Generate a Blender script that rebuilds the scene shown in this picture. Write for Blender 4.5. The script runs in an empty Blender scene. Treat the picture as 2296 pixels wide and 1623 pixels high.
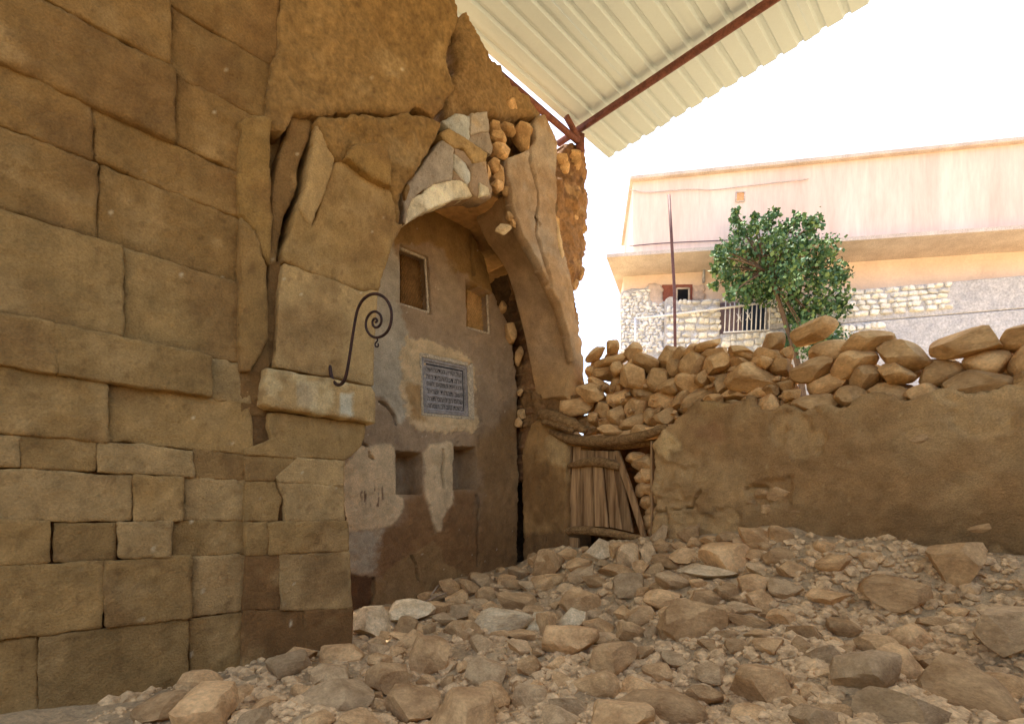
import bpy, bmesh, math, random
import numpy as np
from mathutils import Vector, Matrix

# ------------------------------------------------------------------ camera, world, sun, exposure
sc = bpy.context.scene
col = sc.collection
PW, PH = 2296.0, 1623.0            # measuring sheet of the photograph
F0, CX, HY = 1154.0, 1148.0, 1165.0  # focal length, centre column, eye-level row on that sheet
EYE = 1.15
cam = bpy.data.cameras.new('camera')
cam.sensor_width = 36.0
cam.lens = 36.0 * F0 / PW
cam.shift_x = 0.0
cam.shift_y = (HY - PH / 2) / PW
cam.clip_start = 0.05
cam.clip_end = 3000
camo = bpy.data.objects.new('camera', cam)
camo.location = (0, 0, EYE)
camo.rotation_euler = (math.radians(90), 0, 0)
col.objects.link(camo)
sc.camera = camo

SUN_AZ, SUN_EL = math.radians(-23), math.radians(78)   # clockwise from +Y, height
world = bpy.data.worlds.new('World')
sc.world = world
world.use_nodes = True
wn = world.node_tree.nodes
sky = wn.new('ShaderNodeTexSky')
sky.sky_type = 'NISHITA'
sky.sun_disc = False
sky.sun_elevation = SUN_EL
sky.sun_rotation = SUN_AZ
sky.air_density = 1.0
sky.dust_density = 4.0
sky.ozone_density = 1.0
wn['Background'].inputs['Strength'].default_value = 0.15
world.node_tree.links.new(sky.outputs['Color'], wn['Background'].inputs['Color'])

sun = bpy.data.lights.new('sun', 'SUN')
sun.energy = 4.0
sun.angle = math.radians(0.5)
sun.color = (1.0, 0.93, 0.82)
suno = bpy.data.objects.new('sun', sun)
d = Vector((math.sin(SUN_AZ) * math.cos(SUN_EL), math.cos(SUN_AZ) * math.cos(SUN_EL), math.sin(SUN_EL)))
suno.rotation_euler = d.to_track_quat('Z', 'Y').to_euler()
suno.location = (0, 0, 30)
col.objects.link(suno)

sc.view_settings.view_transform = 'Standard'
sc.view_settings.look = 'None'
sc.view_settings.gamma = 1.0
sc.view_settings.use_curve_mapping = False
sc.view_settings.exposure = 1.97
sc.render.engine = 'CYCLES'
sc.cycles.max_bounces = 8
sc.cycles.diffuse_bounces = 6

rnd = random.Random(7)
R = math.radians

# ------------------------------------------------------------------ numeric helpers
def _h(ix, iy, iz, s):
    n = (ix * 374761393 + iy * 668265263 + iz * 2147483647 + s * 1274126177).astype(np.int64)
    n = (n ^ (n >> 13)) & 0x7fffffff
    n = (n * (n * n * 15731 + 789221) + 1376312589) & 0x7fffffff
    return n / 1073741823.5 - 1.0
def vnoise(P, s=0):
    P = np.asarray(P, float)
    I = np.floor(P).astype(np.int64); f = P - I; f = f * f * (3 - 2 * f)
    out = 0
    for dx in (0, 1):
        wx = f[..., 0] if dx else 1 - f[..., 0]
        for dy in (0, 1):
            wy = f[..., 1] if dy else 1 - f[..., 1]
            for dz in (0, 1):
                wz = f[..., 2] if dz else 1 - f[..., 2]
                out = out + _h(I[..., 0] + dx, I[..., 1] + dy, I[..., 2] + dz, s) * wx * wy * wz
    return out
def fbm(P, scale, octv=4, s=0, gain=.5):
    P = np.asarray(P, float) * scale
    a, o, n = 1.0, 0, 0
    for k in range(octv):
        o = o + a * vnoise(P * (2.03 ** k) + 11.7 * k, s + k); n += a; a *= gain
    return o / n
def sdist(x, y, poly):
    """signed distance to a polygon, positive inside"""
    d2 = np.full(x.shape, 1e18); ins = np.zeros(x.shape, bool)
    n = len(poly)
    for i in range(n):
        x0, y0 = poly[i]; x1, y1 = poly[(i + 1) % n]
        ex, ey = x1 - x0, y1 - y0
        L = ex * ex + ey * ey + 1e-12
        t = np.clip(((x - x0) * ex + (y - y0) * ey) / L, 0, 1)
        d2 = np.minimum(d2, (x - x0 - t * ex) ** 2 + (y - y0 - t * ey) ** 2)
        c = ((y0 > y) != (y1 > y)) & (x < ex * (y - y0) / (ey if abs(ey) > 1e-12 else 1e-12) + x0)
        ins ^= c
    dd = np.sqrt(d2)
    return np.where(ins, dd, -dd)
def ldist(x, y, line):
    d2 = np.full(x.shape, 1e18)
    for (x0, y0), (x1, y1) in zip(line[:-1], line[1:]):
        ex, ey = x1 - x0, y1 - y0
        L = ex * ex + ey * ey + 1e-12
        t = np.clip(((x - x0) * ex + (y - y0) * ey) / L, 0, 1)
        d2 = np.minimum(d2, (x - x0 - t * ex) ** 2 + (y - y0 - t * ey) ** 2)
    return np.sqrt(d2)
def sm(a, b, x):
    t = np.clip((x - a) / (b - a), 0, 1)
    return t * t * (3 - 2 * t)
def S(r, g, b, k=1.0):
    o = []
    for c in (r, g, b):
        c /= 255.0
        o.append(k * (c / 12.92 if c <= .04045 else ((c + .055) / 1.055) ** 2.4))
    o = np.array(o)
    if abs(k - 1.47) < .01: o = (o * .94 + .06 * (o @ np.array([.3, .59, .11]))) * np.array([.99, 1.03, .94])
    return np.minimum(o, .85)

# frames: zoomed views of the photograph the outlines were read from -> measuring sheet
def zf(ox, oy, k):
    return lambda pts: [(ox + k * p[0], oy + k * p[1]) for p in pts]
Z1 = zf(569.4, 268.3, .24196)      # upper left
Z2 = zf(850.9, 268.3, .24196)      # arch crown
Z3 = zf(1243.6, 268.3, .24196)     # roof and house
Z4 = zf(569.4, 589.0, .24196)      # pier and hook
N1 = zf(850.9, 523.6, .28228)      # niche wall, upper
P1 = zf(569.4, 916.3, .3226)       # pier, lower
N2 = zf(752.7, 949.0, .2983)       # niche wall, lower
B1 = zf(1210.8, 706.9, .25005)     # dry stone wall
B2 = zf(1210.8, 949.0, .2983)      # door and rubble
H1 = zf(1348.3, 536.7, .17103)     # house
C1 = zf(1125.7, 589.0, .24196)     # crack

def W(px, py, depth):
    return np.array([(px - CX) / F0 * depth, depth, EYE + (HY - py) / F0 * depth])
def proj(P):
    return CX + F0 * P[..., 0] / P[..., 1], HY - F0 * (P[..., 2] - EYE) / P[..., 1]
class Pl:
    def __init__(s, o, e1, e2, n):
        s.o = np.array(o, float)
        s.e1, s.e2, s.n = [np.array(v, float) / np.linalg.norm(v) for v in (e1, e2, n)]
    def off(s, h):
        return Pl(s.o + s.n * h, s.e1, s.e2, s.n)
    def ab(s, px, py):
        dr = np.array([(px - CX) / F0, 1.0, (HY - py) / F0]); e = np.array([0, 0, EYE])
        nn = np.cross(s.e1, s.e2)
        t = np.dot(s.o - e, nn) / np.dot(dr, nn)
        q = e + dr * t - s.o
        return float(np.dot(q, s.e1)), float(np.dot(q, s.e2)) if abs(np.dot(s.e1, s.e2)) < 1e-6 else float(np.dot(q, s.e2))
    def p(s, px, py, h=0):
        a, b = s.ab(px, py)
        return s.o + s.e1 * a + s.e2 * b + s.n * h
    def at(s, a, b, h=0):
        return s.o + s.e1 * a + s.e2 * b + s.n * h

q = math.sqrt(.5)
U = np.array([q, q, 0]); V = np.array([q, -q, 0]); ZZ = np.array([0, 0, 1.0])
C0 = np.array([.08, 7.5, 0])
PA = Pl(C0, -U, ZZ, V)             # niche wall
PA1 = PA.off(1.0)                  # face of pier and arch
PB = Pl(C0, V, ZZ, -U)             # door wall

# ------------------------------------------------------------------ materials
MATS = {}
def mat(name, c1, c2=None, scale=6.0, rough=.95, bump=.25, bscale=30.0, attr=False, objvar=.0, spots=None, detail=8, metal=0.0, stretch=None, bdist=.02, speck=1.0):
    if name in MATS: return MATS[name]
    m = bpy.data.materials.new(name); m.use_nodes = True
    nt = m.node_tree; N = nt.nodes; Lk = nt.links.new
    bs = N['Principled BSDF']
    bs.inputs['Roughness'].default_value = rough
    bs.inputs['Metallic'].default_value = metal
    if 'Specular IOR Level' in bs.inputs: bs.inputs['Specular IOR Level'].default_value = .15 if metal == 0 else .5
    tc = N.new('ShaderNodeTexCoord')
    vec = tc.outputs['Object']
    if stretch:
        mp = N.new('ShaderNodeMapping'); mp.inputs['Scale'].default_value = stretch
        Lk(vec, mp.inputs['Vector']); vec = mp.outputs['Vector']
    if objvar:
        oi = N.new('ShaderNodeObjectInfo')
        ad = N.new('ShaderNodeVectorMath'); ad.operation = 'ADD'
        ml = N.new('ShaderNodeMath'); ml.operation = 'MULTIPLY'; ml.inputs[1].default_value = 37.0
        Lk(oi.outputs['Random'], ml.inputs[0]); Lk(vec, ad.inputs[0]); Lk(ml.outputs[0], ad.inputs[1]); vec = ad.outputs[0]
    n1 = N.new('ShaderNodeTexNoise'); n1.inputs['Scale'].default_value = scale; n1.inputs['Detail'].default_value = detail; n1.inputs['Roughness'].default_value = .65
    Lk(vec, n1.inputs['Vector'])
    n2 = N.new('ShaderNodeTexNoise'); n2.inputs['Scale'].default_value = bscale; n2.inputs['Detail'].default_value = 6; n2.inputs['Roughness'].default_value = .7
    Lk(vec, n2.inputs['Vector'])
    if attr:
        at = N.new('ShaderNodeAttribute'); at.attribute_name = 'Col'
        base = at.outputs['Color']
        mr = N.new('ShaderNodeMapRange'); mr.inputs['From Min'].default_value = .3; mr.inputs['From Max'].default_value = .7
        mr.inputs['To Min'].default_value = .76; mr.inputs['To Max'].default_value = 1.22
        Lk(n1.outputs['Fac'], mr.inputs['Value'])
        vm = N.new('ShaderNodeVectorMath'); vm.operation = 'SCALE'
        Lk(base, vm.inputs[0]); Lk(mr.outputs[0], vm.inputs['Scale']); cur = vm.outputs[0]
    else:
        cr = N.new('ShaderNodeValToRGB')
        cr.color_ramp.elements[0].position = .36; cr.color_ramp.elements[1].position = .64
        cr.color_ramp.elements[0].color = (*c1, 1); cr.color_ramp.elements[1].color = (*(c2 if c2 is not None else c1), 1)
        Lk(n1.outputs['Fac'], cr.inputs['Fac']); cur = cr.outputs['Color']
    # fine speckle
    mr2 = N.new('ShaderNodeMapRange'); mr2.inputs['From Min'].default_value = .3; mr2.inputs['From Max'].default_value = .7
    mr2.inputs['To Min'].default_value = 1 - .34 * speck; mr2.inputs['To Max'].default_value = 1 + .32 * speck
    Lk(n2.outputs['Fac'], mr2.inputs['Value'])
    vs = N.new('ShaderNodeVectorMath'); vs.operation = 'SCALE'
    Lk(cur, vs.inputs[0]); Lk(mr2.outputs[0], vs.inputs['Scale']); cur = vs.outputs[0]
    if objvar:
        mr3 = N.new('ShaderNodeMapRange'); mr3.inputs['To Min'].default_value = 1 - objvar; mr3.inputs['To Max'].default_value = 1 + objvar
        Lk(oi.outputs['Random'], mr3.inputs['Value'])
        vo = N.new('ShaderNodeVectorMath'); vo.operation = 'SCALE'
        Lk(cur, vo.inputs[0]); Lk(mr3.outputs[0], vo.inputs['Scale']); cur = vo.outputs[0]
    if spots is not None:     # pale lichen / lime flecks
        v = N.new('ShaderNodeTexNoise'); v.inputs['Scale'].default_value = spots[1]; v.inputs['Detail'].default_value = 3
        Lk(vec, v.inputs['Vector'])
        mr4 = N.new('ShaderNodeMapRange'); mr4.inputs['From Min'].default_value = .66; mr4.inputs['From Max'].default_value = .72
        Lk(v.outputs['Fac'], mr4.inputs['Value'])
        mx = N.new('ShaderNodeMix'); mx.data_type = 'RGBA'
        Lk(mr4.outputs[0], mx.inputs[0]); Lk(cur, mx.inputs[6]); mx.inputs[7].default_value = (*spots[0], 1); cur = mx.outputs[2]
    Lk(cur, bs.inputs['Base Color'])
    bp = N.new('ShaderNodeBump'); bp.inputs['Strength'].default_value = bump; bp.inputs['Distance'].default_value = bdist
    n3 = N.new('ShaderNodeTexNoise'); n3.inputs['Scale'].default_value = bscale * .28; n3.inputs['Detail'].default_value = 9; n3.inputs['Roughness'].default_value = .75
    Lk(vec, n3.inputs['Vector'])
    hm = N.new('ShaderNodeMath'); hm.operation = 'MULTIPLY_ADD'; hm.inputs[1].default_value = 1.6
    Lk(n3.outputs['Fac'], hm.inputs[0]); Lk(n2.outputs['Fac'], hm.inputs[2])
    Lk(hm.outputs[0], bp.inputs['Height']); Lk(bp.outputs['Normal'], bs.inputs['Normal'])
    MATS[name] = m
    return m
K = 1.47
OCH = S(142, 108, 62, K); OCHL = S(158, 124, 78, K); OCHD = S(112, 78, 42, K)
GRB = S(146, 117, 88, K); LPL = S(194, 162, 122, K); GREY = S(166, 148, 124, K); LBR = S(126, 88, 52, K)
PALE = S(186, 152, 110, K); WHITE = S(200, 182, 152, K); MUD = S(116, 84, 50, K); MUDR = S(124, 92, 66, K)
M_wall = mat('plaster_and_masonry', (1, 1, 1), attr=True, scale=6.0, bump=.9, bscale=75, bdist=.022, speck=.75)
M_rough = mat('rubble_masonry', (1, 1, 1), attr=True, scale=9.0, bump=.9, bscale=22, bdist=.04)
M_rock = mat('limestone', S(148, 110, 70, K), S(184, 144, 98, K), scale=2.2, bump=.6, bscale=14, objvar=.26, bdist=.03, speck=.7)
M_rockg = mat('limestone_grey', S(146, 114, 78, K), S(178, 144, 104, K), scale=2.6, bump=.6, bscale=16, objvar=.26, bdist=.03, speck=.7)
M_rockd = mat('limestone_tan', S(150, 112, 70, K), S(184, 144, 96, K), scale=2.0, bump=.55, bscale=12, objvar=.24, bdist=.03, speck=.7)
M_rockp = mat('limestone_pale', S(160, 130, 94, K), S(190, 164, 128, K), scale=3.0, bump=.5, bscale=16, objvar=.08, bdist=.03)
M_wood = mat('weathered_wood', S(88, 60, 34, K), S(148, 112, 74, K), scale=2.5, bump=.6, bscale=8, objvar=.2, stretch=(5, 5, .35), speck=.5)
M_woodh = mat('weathered_log', S(100, 70, 40, K), S(142, 106, 64, K), scale=5.0, bump=.8, bscale=20, objvar=.1, stretch=(1, 6, 6))
M_iron = mat('rusty_iron', S(40, 24, 16), S(66, 38, 24), scale=30, rough=.8, bump=.2, metal=.3)
M_slate = mat('grey_slate', S(108, 99, 88, 1.5), S(134, 123, 110, 1.5), scale=8, bump=.4, bscale=40)
M_ink = mat('dark_inscription', S(34, 32, 32), S(52, 48, 46), scale=20)
M_ground = mat('dusty_earth', (1, 1, 1), attr=True, scale=2.5, bump=.9, bscale=30, bdist=.04)
M_gravel = mat('gravel', S(146, 115, 80, K), S(186, 150, 108, K), scale=14, bump=.4, bscale=30)
M_sheet = mat('cream_sheet_metal', S(196, 210, 218), S(200, 214, 221), scale=1.5, rough=.5, bump=.01, speck=.08)
M_red = mat('red_oxide_steel', S(98, 62, 52), S(124, 80, 66), scale=10, rough=.7, bump=.1)
M_pink = mat('pink_render', S(214, 186, 172), S(234, 208, 194), scale=.45, bump=.1, bscale=5, stretch=(2.2, 2.2, .3), speck=.25)
M_pinkl = mat('salmon_render', S(226, 202, 184), S(238, 216, 198), scale=.9, bump=.2, bscale=12, speck=.25)
M_conc = mat('concrete', S(186, 170, 158), S(206, 192, 180), scale=2, bump=.3)
M_mort = mat('mortar', S(184, 182, 184), S(208, 204, 202), scale=3, bump=.8, bscale=14, bdist=.05)
M_hst = mat('house_stone', S(224, 222, 220), S(244, 242, 238), scale=2, bump=.5, bscale=10, objvar=.16)
M_hst2 = mat('house_ashlar', S(206, 204, 198), S(238, 232, 220), scale=2, bump=.5, bscale=10, objvar=.2)
M_redw = mat('red_painted_wood', S(128, 76, 66), S(150, 96, 84), scale=4)
M_dark = mat('dark_interior', S(24, 24, 30), S(30, 30, 36), scale=4)
M_purp = mat('mauve_metal_door', S(128, 112, 122), S(144, 128, 136), scale=4)
M_blue = mat('blue_metal_door', S(52, 62, 84), S(66, 76, 98), scale=4)
M_white = mat('white_painted_steel', S(220, 220, 224), S(232, 232, 236), scale=6, rough=.5, bump=.05)
M_steel = mat('steel_pipe', S(140, 140, 146), S(176, 176, 182), scale=10, rough=.45, metal=.5, bump=.05)
M_pole = mat('brown_pole', S(82, 56, 54), S(104, 74, 70), scale=10, rough=.6, bump=.1)
M_bark = mat('bark', S(88, 70, 54), S(120, 98, 78), scale=6, bump=.8, stretch=(4, 4, 1))
M_dry = mat('dry_stick', S(150, 126, 96), S(178, 150, 116), scale=12)
M_hall = mat('hall_plaster', S(112, 84, 52, K), S(138, 106, 68, K), scale=2, bump=.4)
def leafmat():
    m = bpy.data.materials.new('leaf'); m.use_nodes = True
    nt = m.node_tree; bs = nt.nodes['Principled BSDF']
    g = nt.nodes.new('ShaderNodeNewGeometry'); r = nt.nodes.new('ShaderNodeValToRGB')
    e = r.color_ramp.elements
    e[0].color = (.03, .075, .025, 1); e[1].color = (.19, .27, .08, 1); e[1].position = 1.0
    x = e.new(.55); x.color = (.06, .14, .045, 1)
    nt.links.new(g.outputs['Random Per Island'], r.inputs['Fac']); nt.links.new(r.outputs['Color'], bs.inputs['Base Color'])
    bs.inputs['Roughness'].default_value = .7
    return m
M_leaf = leafmat()

# ------------------------------------------------------------------ object helpers
def link(o, parent=None):
    col.objects.link(o)
    if parent is not None:
        o.parent = parent
        o.matrix_parent_inverse = Matrix.Translation(parent.location).inverted() if parent.type == 'EMPTY' else parent.matrix_basis.inverted()
    return o
def tag(o, label, cat, group=None, kind=None):
    if label: o['label'] = label
    if cat: o['category'] = cat
    if group: o['group'] = group
    if kind: o['kind'] = kind
    return o
def thing(name, label, cat, loc, group=None):
    o = bpy.data.objects.new(name, None); o.empty_display_size = .1
    o.location = Vector([float(c) for c in loc]); col.objects.link(o)
    return tag(o, label, cat, group)
def mesh(name, verts, faces, m, parent=None, smooth=True, cols=None):
    me = bpy.data.meshes.new(name)
    me.from_pydata(np.asarray(verts, float).tolist(), [], faces if isinstance(faces, list) else faces.tolist())
    if smooth: me.polygons.foreach_set('use_smooth', [True] * len(me.polygons))
    if cols is not None:
        a = me.color_attributes.new('Col', 'FLOAT_COLOR', 'POINT')
        a.data.foreach_set('color', np.hstack([cols, np.ones((len(cols), 1))]).astype(np.float32).ravel())
    me.materials.append(m); me.update()
    return link(bpy.data.objects.new(name, me), parent)

def relief(name, plane, poly, m, parent, thick=.6, res=.022, hf=None, cf=None, edge=.012, escale=6.0, rnd_r=.02, seed=0, base=OCH, rough=.008, grow=0.0, chip=.03, wallxy=False):
    ab = list(poly) if wallxy else [plane.ab(*p) for p in poly]
    A = np.array(ab); lo = A.min(0) - 2 * res - edge; hi = A.max(0) + 2 * res + edge
    na, nb = int((hi[0] - lo[0]) / res) + 2, int((hi[1] - lo[1]) / res) + 2
    a, b = np.meshgrid(lo[0] + res * np.arange(na), lo[1] + res * np.arange(nb), indexing='ij')
    P0 = plane.o + a[..., None] * plane.e1 + b[..., None] * plane.e2
    sd = sdist(a, b, ab) + grow + edge * fbm(P0, escale, 4, seed + 50) * 1.6 + edge * .5 * fbm(P0, escale * 5, 3, seed + 51)
    ga, gb = np.gradient(sd, res)
    g = np.sqrt(ga ** 2 + gb ** 2) + 1e-6
    ins = sd > 0
    cell = ins[:-1, :-1] | ins[1:, :-1] | ins[:-1, 1:] | ins[1:, 1:]
    mv = np.where(sd < 0, np.minimum(-sd, 1.5 * res) / g, 0)
    a = a + ga / g * mv; b = b + gb / g * mv
    sd = np.maximum(sd, 0)
    P0 = plane.o + a[..., None] * plane.e1 + b[..., None] * plane.e2
    px, py = proj(P0)
    h = rough * (2 * fbm(P0, 5, 4, seed) + 1.1 * fbm(P0, 17, 3, seed + 3) + .6 * fbm(P0, 42, 2, seed + 4)) + chip * np.minimum(0, fbm(P0, 7, 3, seed + 6) + .25)
    if hf is not None: h = h + hf(px, py, P0, a, b)
    r = rnd_r
    if r > 0: h = h - (r - np.sqrt(np.maximum(0, r * r - np.maximum(0, r - sd) ** 2)))
    Pf = P0 + h[..., None] * plane.n
    Pb = P0 - thick * plane.n
    c = cf(px, py, P0, a, b) if cf is not None else np.broadcast_to(base, P0.shape)
    c = c * (1 + .16 * fbm(P0, 2.2, 4, seed + 9))[..., None]
    used = np.zeros(ins.shape, bool)
    used[:-1, :-1] |= cell; used[1:, :-1] |= cell; used[:-1, 1:] |= cell; used[1:, 1:] |= cell
    idx = np.full(ins.shape, -1); idx[used] = np.arange(used.sum()); n = int(used.sum())
    ci, cj = np.nonzero(cell)
    v00, v10, v11, v01 = idx[ci, cj], idx[ci + 1, cj], idx[ci + 1, cj + 1], idx[ci, cj + 1]
    flip = np.dot(np.cross(plane.e1, plane.e2), plane.n) < 0
    front = np.stack([v00, v10, v11, v01], 1) if not flip else np.stack([v01, v11, v10, v00], 1)
    # side walls along border edges
    e = np.concatenate([front[:, [0, 1]], front[:, [1, 2]], front[:, [2, 3]], front[:, [3, 0]]])
    key = e[:, 0].astype(np.int64) * n + e[:, 1]; rev = e[:, 1].astype(np.int64) * n + e[:, 0]
    bd = e[~np.isin(key, rev)]
    side = np.stack([bd[:, 1], bd[:, 0], bd[:, 0] + n, bd[:, 1] + n], 1)
    back = front[:, ::-1] + n
    verts = np.concatenate([Pf[used], Pb[used]]); cc = np.concatenate([c[used], c[used]])
    o = mesh(name, verts, np.concatenate([front, side, back]), m, parent, True, cc)
    return o
def shell(name, P, m, parent, thick, cols=None, base=OCH, seed=0):
    """grid surface P[n,m,3] given thickness along its normals"""
    du = np.gradient(P, axis=0); dv = np.gradient(P, axis=1)
    nn = np.cross(du, dv); nn /= np.linalg.norm(nn, axis=2, keepdims=True) + 1e-9
    n, k = P.shape[:2]
    idx = np.arange(n * k).reshape(n, k); N = n * k
    f = np.stack([idx[:-1, :-1], idx[1:, :-1], idx[1:, 1:], idx[:-1, 1:]], -1).reshape(-1, 4)
    ring = np.concatenate([idx[:, 0], idx[-1, 1:], idx[-2::-1, -1], idx[0, -2:0:-1]])
    r2 = np.roll(ring, -1)
    side = np.stack([r2, ring, ring + N, r2 + N], 1)
    V_ = np.concatenate([P.reshape(-1, 3), (P - nn * thick).reshape(-1, 3)])
    if cols is None: cols = np.broadcast_to(base, P.shape)
    cols = (cols * (1 + .15 * fbm(P, 2.5, 4, seed))[..., None]).reshape(-1, 3)
    return mesh(name, V_, np.concatenate([f, side, f[:, ::-1] + N]), m, parent, True, np.concatenate([cols, cols]))
def resample(pts, n):
    p = np.array(pts, float); s = np.r_[0, np.cumsum(np.linalg.norm(np.diff(p, axis=0), axis=1))]
    t = np.linspace(0, s[-1], n)
    return np.stack([np.interp(t, s, p[:, i]) for i in range(p.shape[1])], 1)
def smoothline(pts, n, it=2):
    p = np.array(pts, float)
    for _ in range(it):
        qn = [p[0]]
        for i in range(len(p) - 1):
            qn += [.75 * p[i] + .25 * p[i + 1], .25 * p[i] + .75 * p[i + 1]]
        qn.append(p[-1]); p = np.array(qn)
    return resample(p, n)
def prism(name, plane, poly, m, parent, h0=0, thick=.04, bev=.006):
    A = [plane.p(x, y, h0) for x, y in poly]; Bk = [p - plane.n * thick for p in A]
    bm = bmesh.new()
    va = [bm.verts.new(p) for p in A]; vb = [bm.verts.new(p) for p in Bk]; k = len(A)
    bm.faces.new(va); bm.faces.new(vb[::-1])
    for i in range(k): bm.faces.new((va[i], vb[i], vb[(i + 1) % k], va[(i + 1) % k]))
    bmesh.ops.recalc_face_normals(bm, faces=bm.faces)
    if bev: bmesh.ops.bevel(bm, geom=list(bm.edges), offset=bev, segments=1, affect='EDGES', clamp_overlap=True)
    me = bpy.data.meshes.new(name); bm.to_mesh(me); bm.free(); me.materials.append(m)
    return link(bpy.data.objects.new(name, me), parent)
def tube(name, pts, rad, m, parent=None, k=8, taper=None, wob=0, seed=0):
    p = np.array(pts, float); n = len(p)
    T = np.gradient(p, axis=0); T /= np.linalg.norm(T, axis=1, keepdims=True)
    up = np.array([0, 0, 1.0]) if abs(T[0][2]) < .9 else np.array([1.0, 0, 0])
    vs, fs = [], []
    s_ = np.cross(T[0], up); s_ /= np.linalg.norm(s_)
    for i in range(n):
        s_ = s_ - T[i] * np.dot(s_, T[i]); s_ /= np.linalg.norm(s_) + 1e-9
        w_ = np.cross(T[i], s_)
        r = rad[i] if hasattr(rad, '__len__') else rad
        for j in range(k):
            an = 2 * math.pi * j / k
            vs.append(p[i] + (s_ * math.cos(an) + w_ * math.sin(an)) * r)
    vs = np.array(vs)
    if wob:
        ctr = np.repeat(p, k, 0)
        vs = ctr + (vs - ctr) * (1 + wob * fbm(vs, 9, 3, seed))[:, None]
    for i in range(n - 1):
        for j in range(k):
            fs.append((i * k + j, i * k + (j + 1) % k, (i + 1) * k + (j + 1) % k, (i + 1) * k + j))
    fs.append(tuple(range(k))[::-1]); fs.append(tuple(range((n - 1) * k, n * k)))
    return mesh(name, vs, fs, m, parent)
def box(name, c, ex, ey, ez, sx, sy, sz, m, parent=None, bev=.008):
    bm = bmesh.new()
    bmesh.ops.create_cube(bm, size=1)
    ex, ey, ez = [np.array(e_, float) / np.linalg.norm(e_) for e_ in (ex, ey, ez)]
    for v in bm.verts: v.co = Vector(np.array(c, float) + ex * v.co.x * sx + ey * v.co.y * sy + ez * v.co.z * sz)
    if bev: bmesh.ops.bevel(bm, geom=list(bm.edges), offset=bev, segments=1, affect='EDGES', clamp_overlap=True)
    bmesh.ops.recalc_face_normals(bm, faces=bm.faces)
    me = bpy.data.meshes.new(name); bm.to_mesh(me); bm.free(); me.materials.append(m)
    return link(bpy.data.objects.new(name, me), parent)

# rocks: a few shapes, shared
def rock_mesh(seed, sub=3, planes=11, lo=.55, hi=.9, nz=.05, boxy=1.0):
    bm = bmesh.new(); bmesh.ops.create_icosphere(bm, subdivisions=sub, radius=1.0)
    X = np.array([v.co[:] for v in bm.verts]); r = random.Random(seed)
    if boxy != 1.0: X = np.sign(X) * np.abs(X) ** boxy; X /= np.abs(X).max()
    for k in range(planes):
        n = np.array([r.gauss(0, 1) for _ in range(3)]); n /= np.linalg.norm(n); dd = r.uniform(lo, hi)
        s_ = X @ n; X = X - np.maximum(0, s_ - dd)[:, None] * n
    X = X * (1 + nz * fbm(X + seed * 3.1, 1.7, 4, seed))[:, None] + .35 * nz * np.stack([fbm(X + 5 * i + seed, 4.5, 3, seed + i) for i in range(3)], 1)
    X -= (X.max(0) + X.min(0)) / 2; X /= (X.max(0) - X.min(0))
    for v, x in zip(bm.verts, X): v.co = x
    me = bpy.data.meshes.new('stone'); bm.to_mesh(me); bm.free()
    me.polygons.foreach_set('use_smooth', [True] * len(me.polygons))
    me.set_sharp_from_angle(angle=R(30))
    return me
ROCKS = {}
def rocks(kind):
    if kind not in ROCKS:
        sub, pl, lo, hi, nz, cnt, m, bx = {
            'rub': (3, 14, .48, .82, .07, 18, M_rock, .8), 'rubg': (3, 14, .46, .8, .07, 10, M_rockg, .8), 'rubp': (3, 12, .42, .74, .06, 8, M_rockp, .75), 'dry': (3, 12, .62, .92, .07, 16, M_rockd, .78),
            'round': (3, 12, .58, .84, .07, 6, M_rock, .85), 'small': (2, 10, .35, .7, .06, 10, M_rock, .8), 'house': (2, 8, .5, .82, .06, 9, M_hst, .8), 'house2': (2, 6, .72, 1.0, .05, 7, M_hst2, .4)}[kind]
        L = []
        for i in range(cnt):
            me = rock_mesh(hash(kind) % 1 + 100 * len(ROCKS) + i, sub, pl, lo, hi, nz, bx); me.materials.append(m); L.append(me)
        ROCKS[kind] = L
    return ROCKS[kind]
FLIPS = [Matrix.Rotation(math.pi * k, 4, ax) for ax in 'XYZ' for k in (0, 1)]
def rock(name, kind, c, w, h, dp, rot=0, parent=None, yaw=0.0, i=None):
    me = rocks(kind)[rnd.randrange(len(rocks(kind))) if i is None else i % len(rocks(kind))]
    o = bpy.data.objects.new(name, me)
    M = Matrix.Translation(Vector([float(x) for x in c])) @ Matrix.Rotation(yaw, 4, 'Z') @ Matrix.Rotation(R(rot), 4, 'Y') @ Matrix.Diagonal((w, dp, h, 1)) @ rnd.choice(FLIPS)
    col.objects.link(o)
    if parent is not None:
        o.parent = parent; o.matrix_parent_inverse = Matrix.Translation(parent.location).inverted()
    o.matrix_basis = M
    return o

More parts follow.
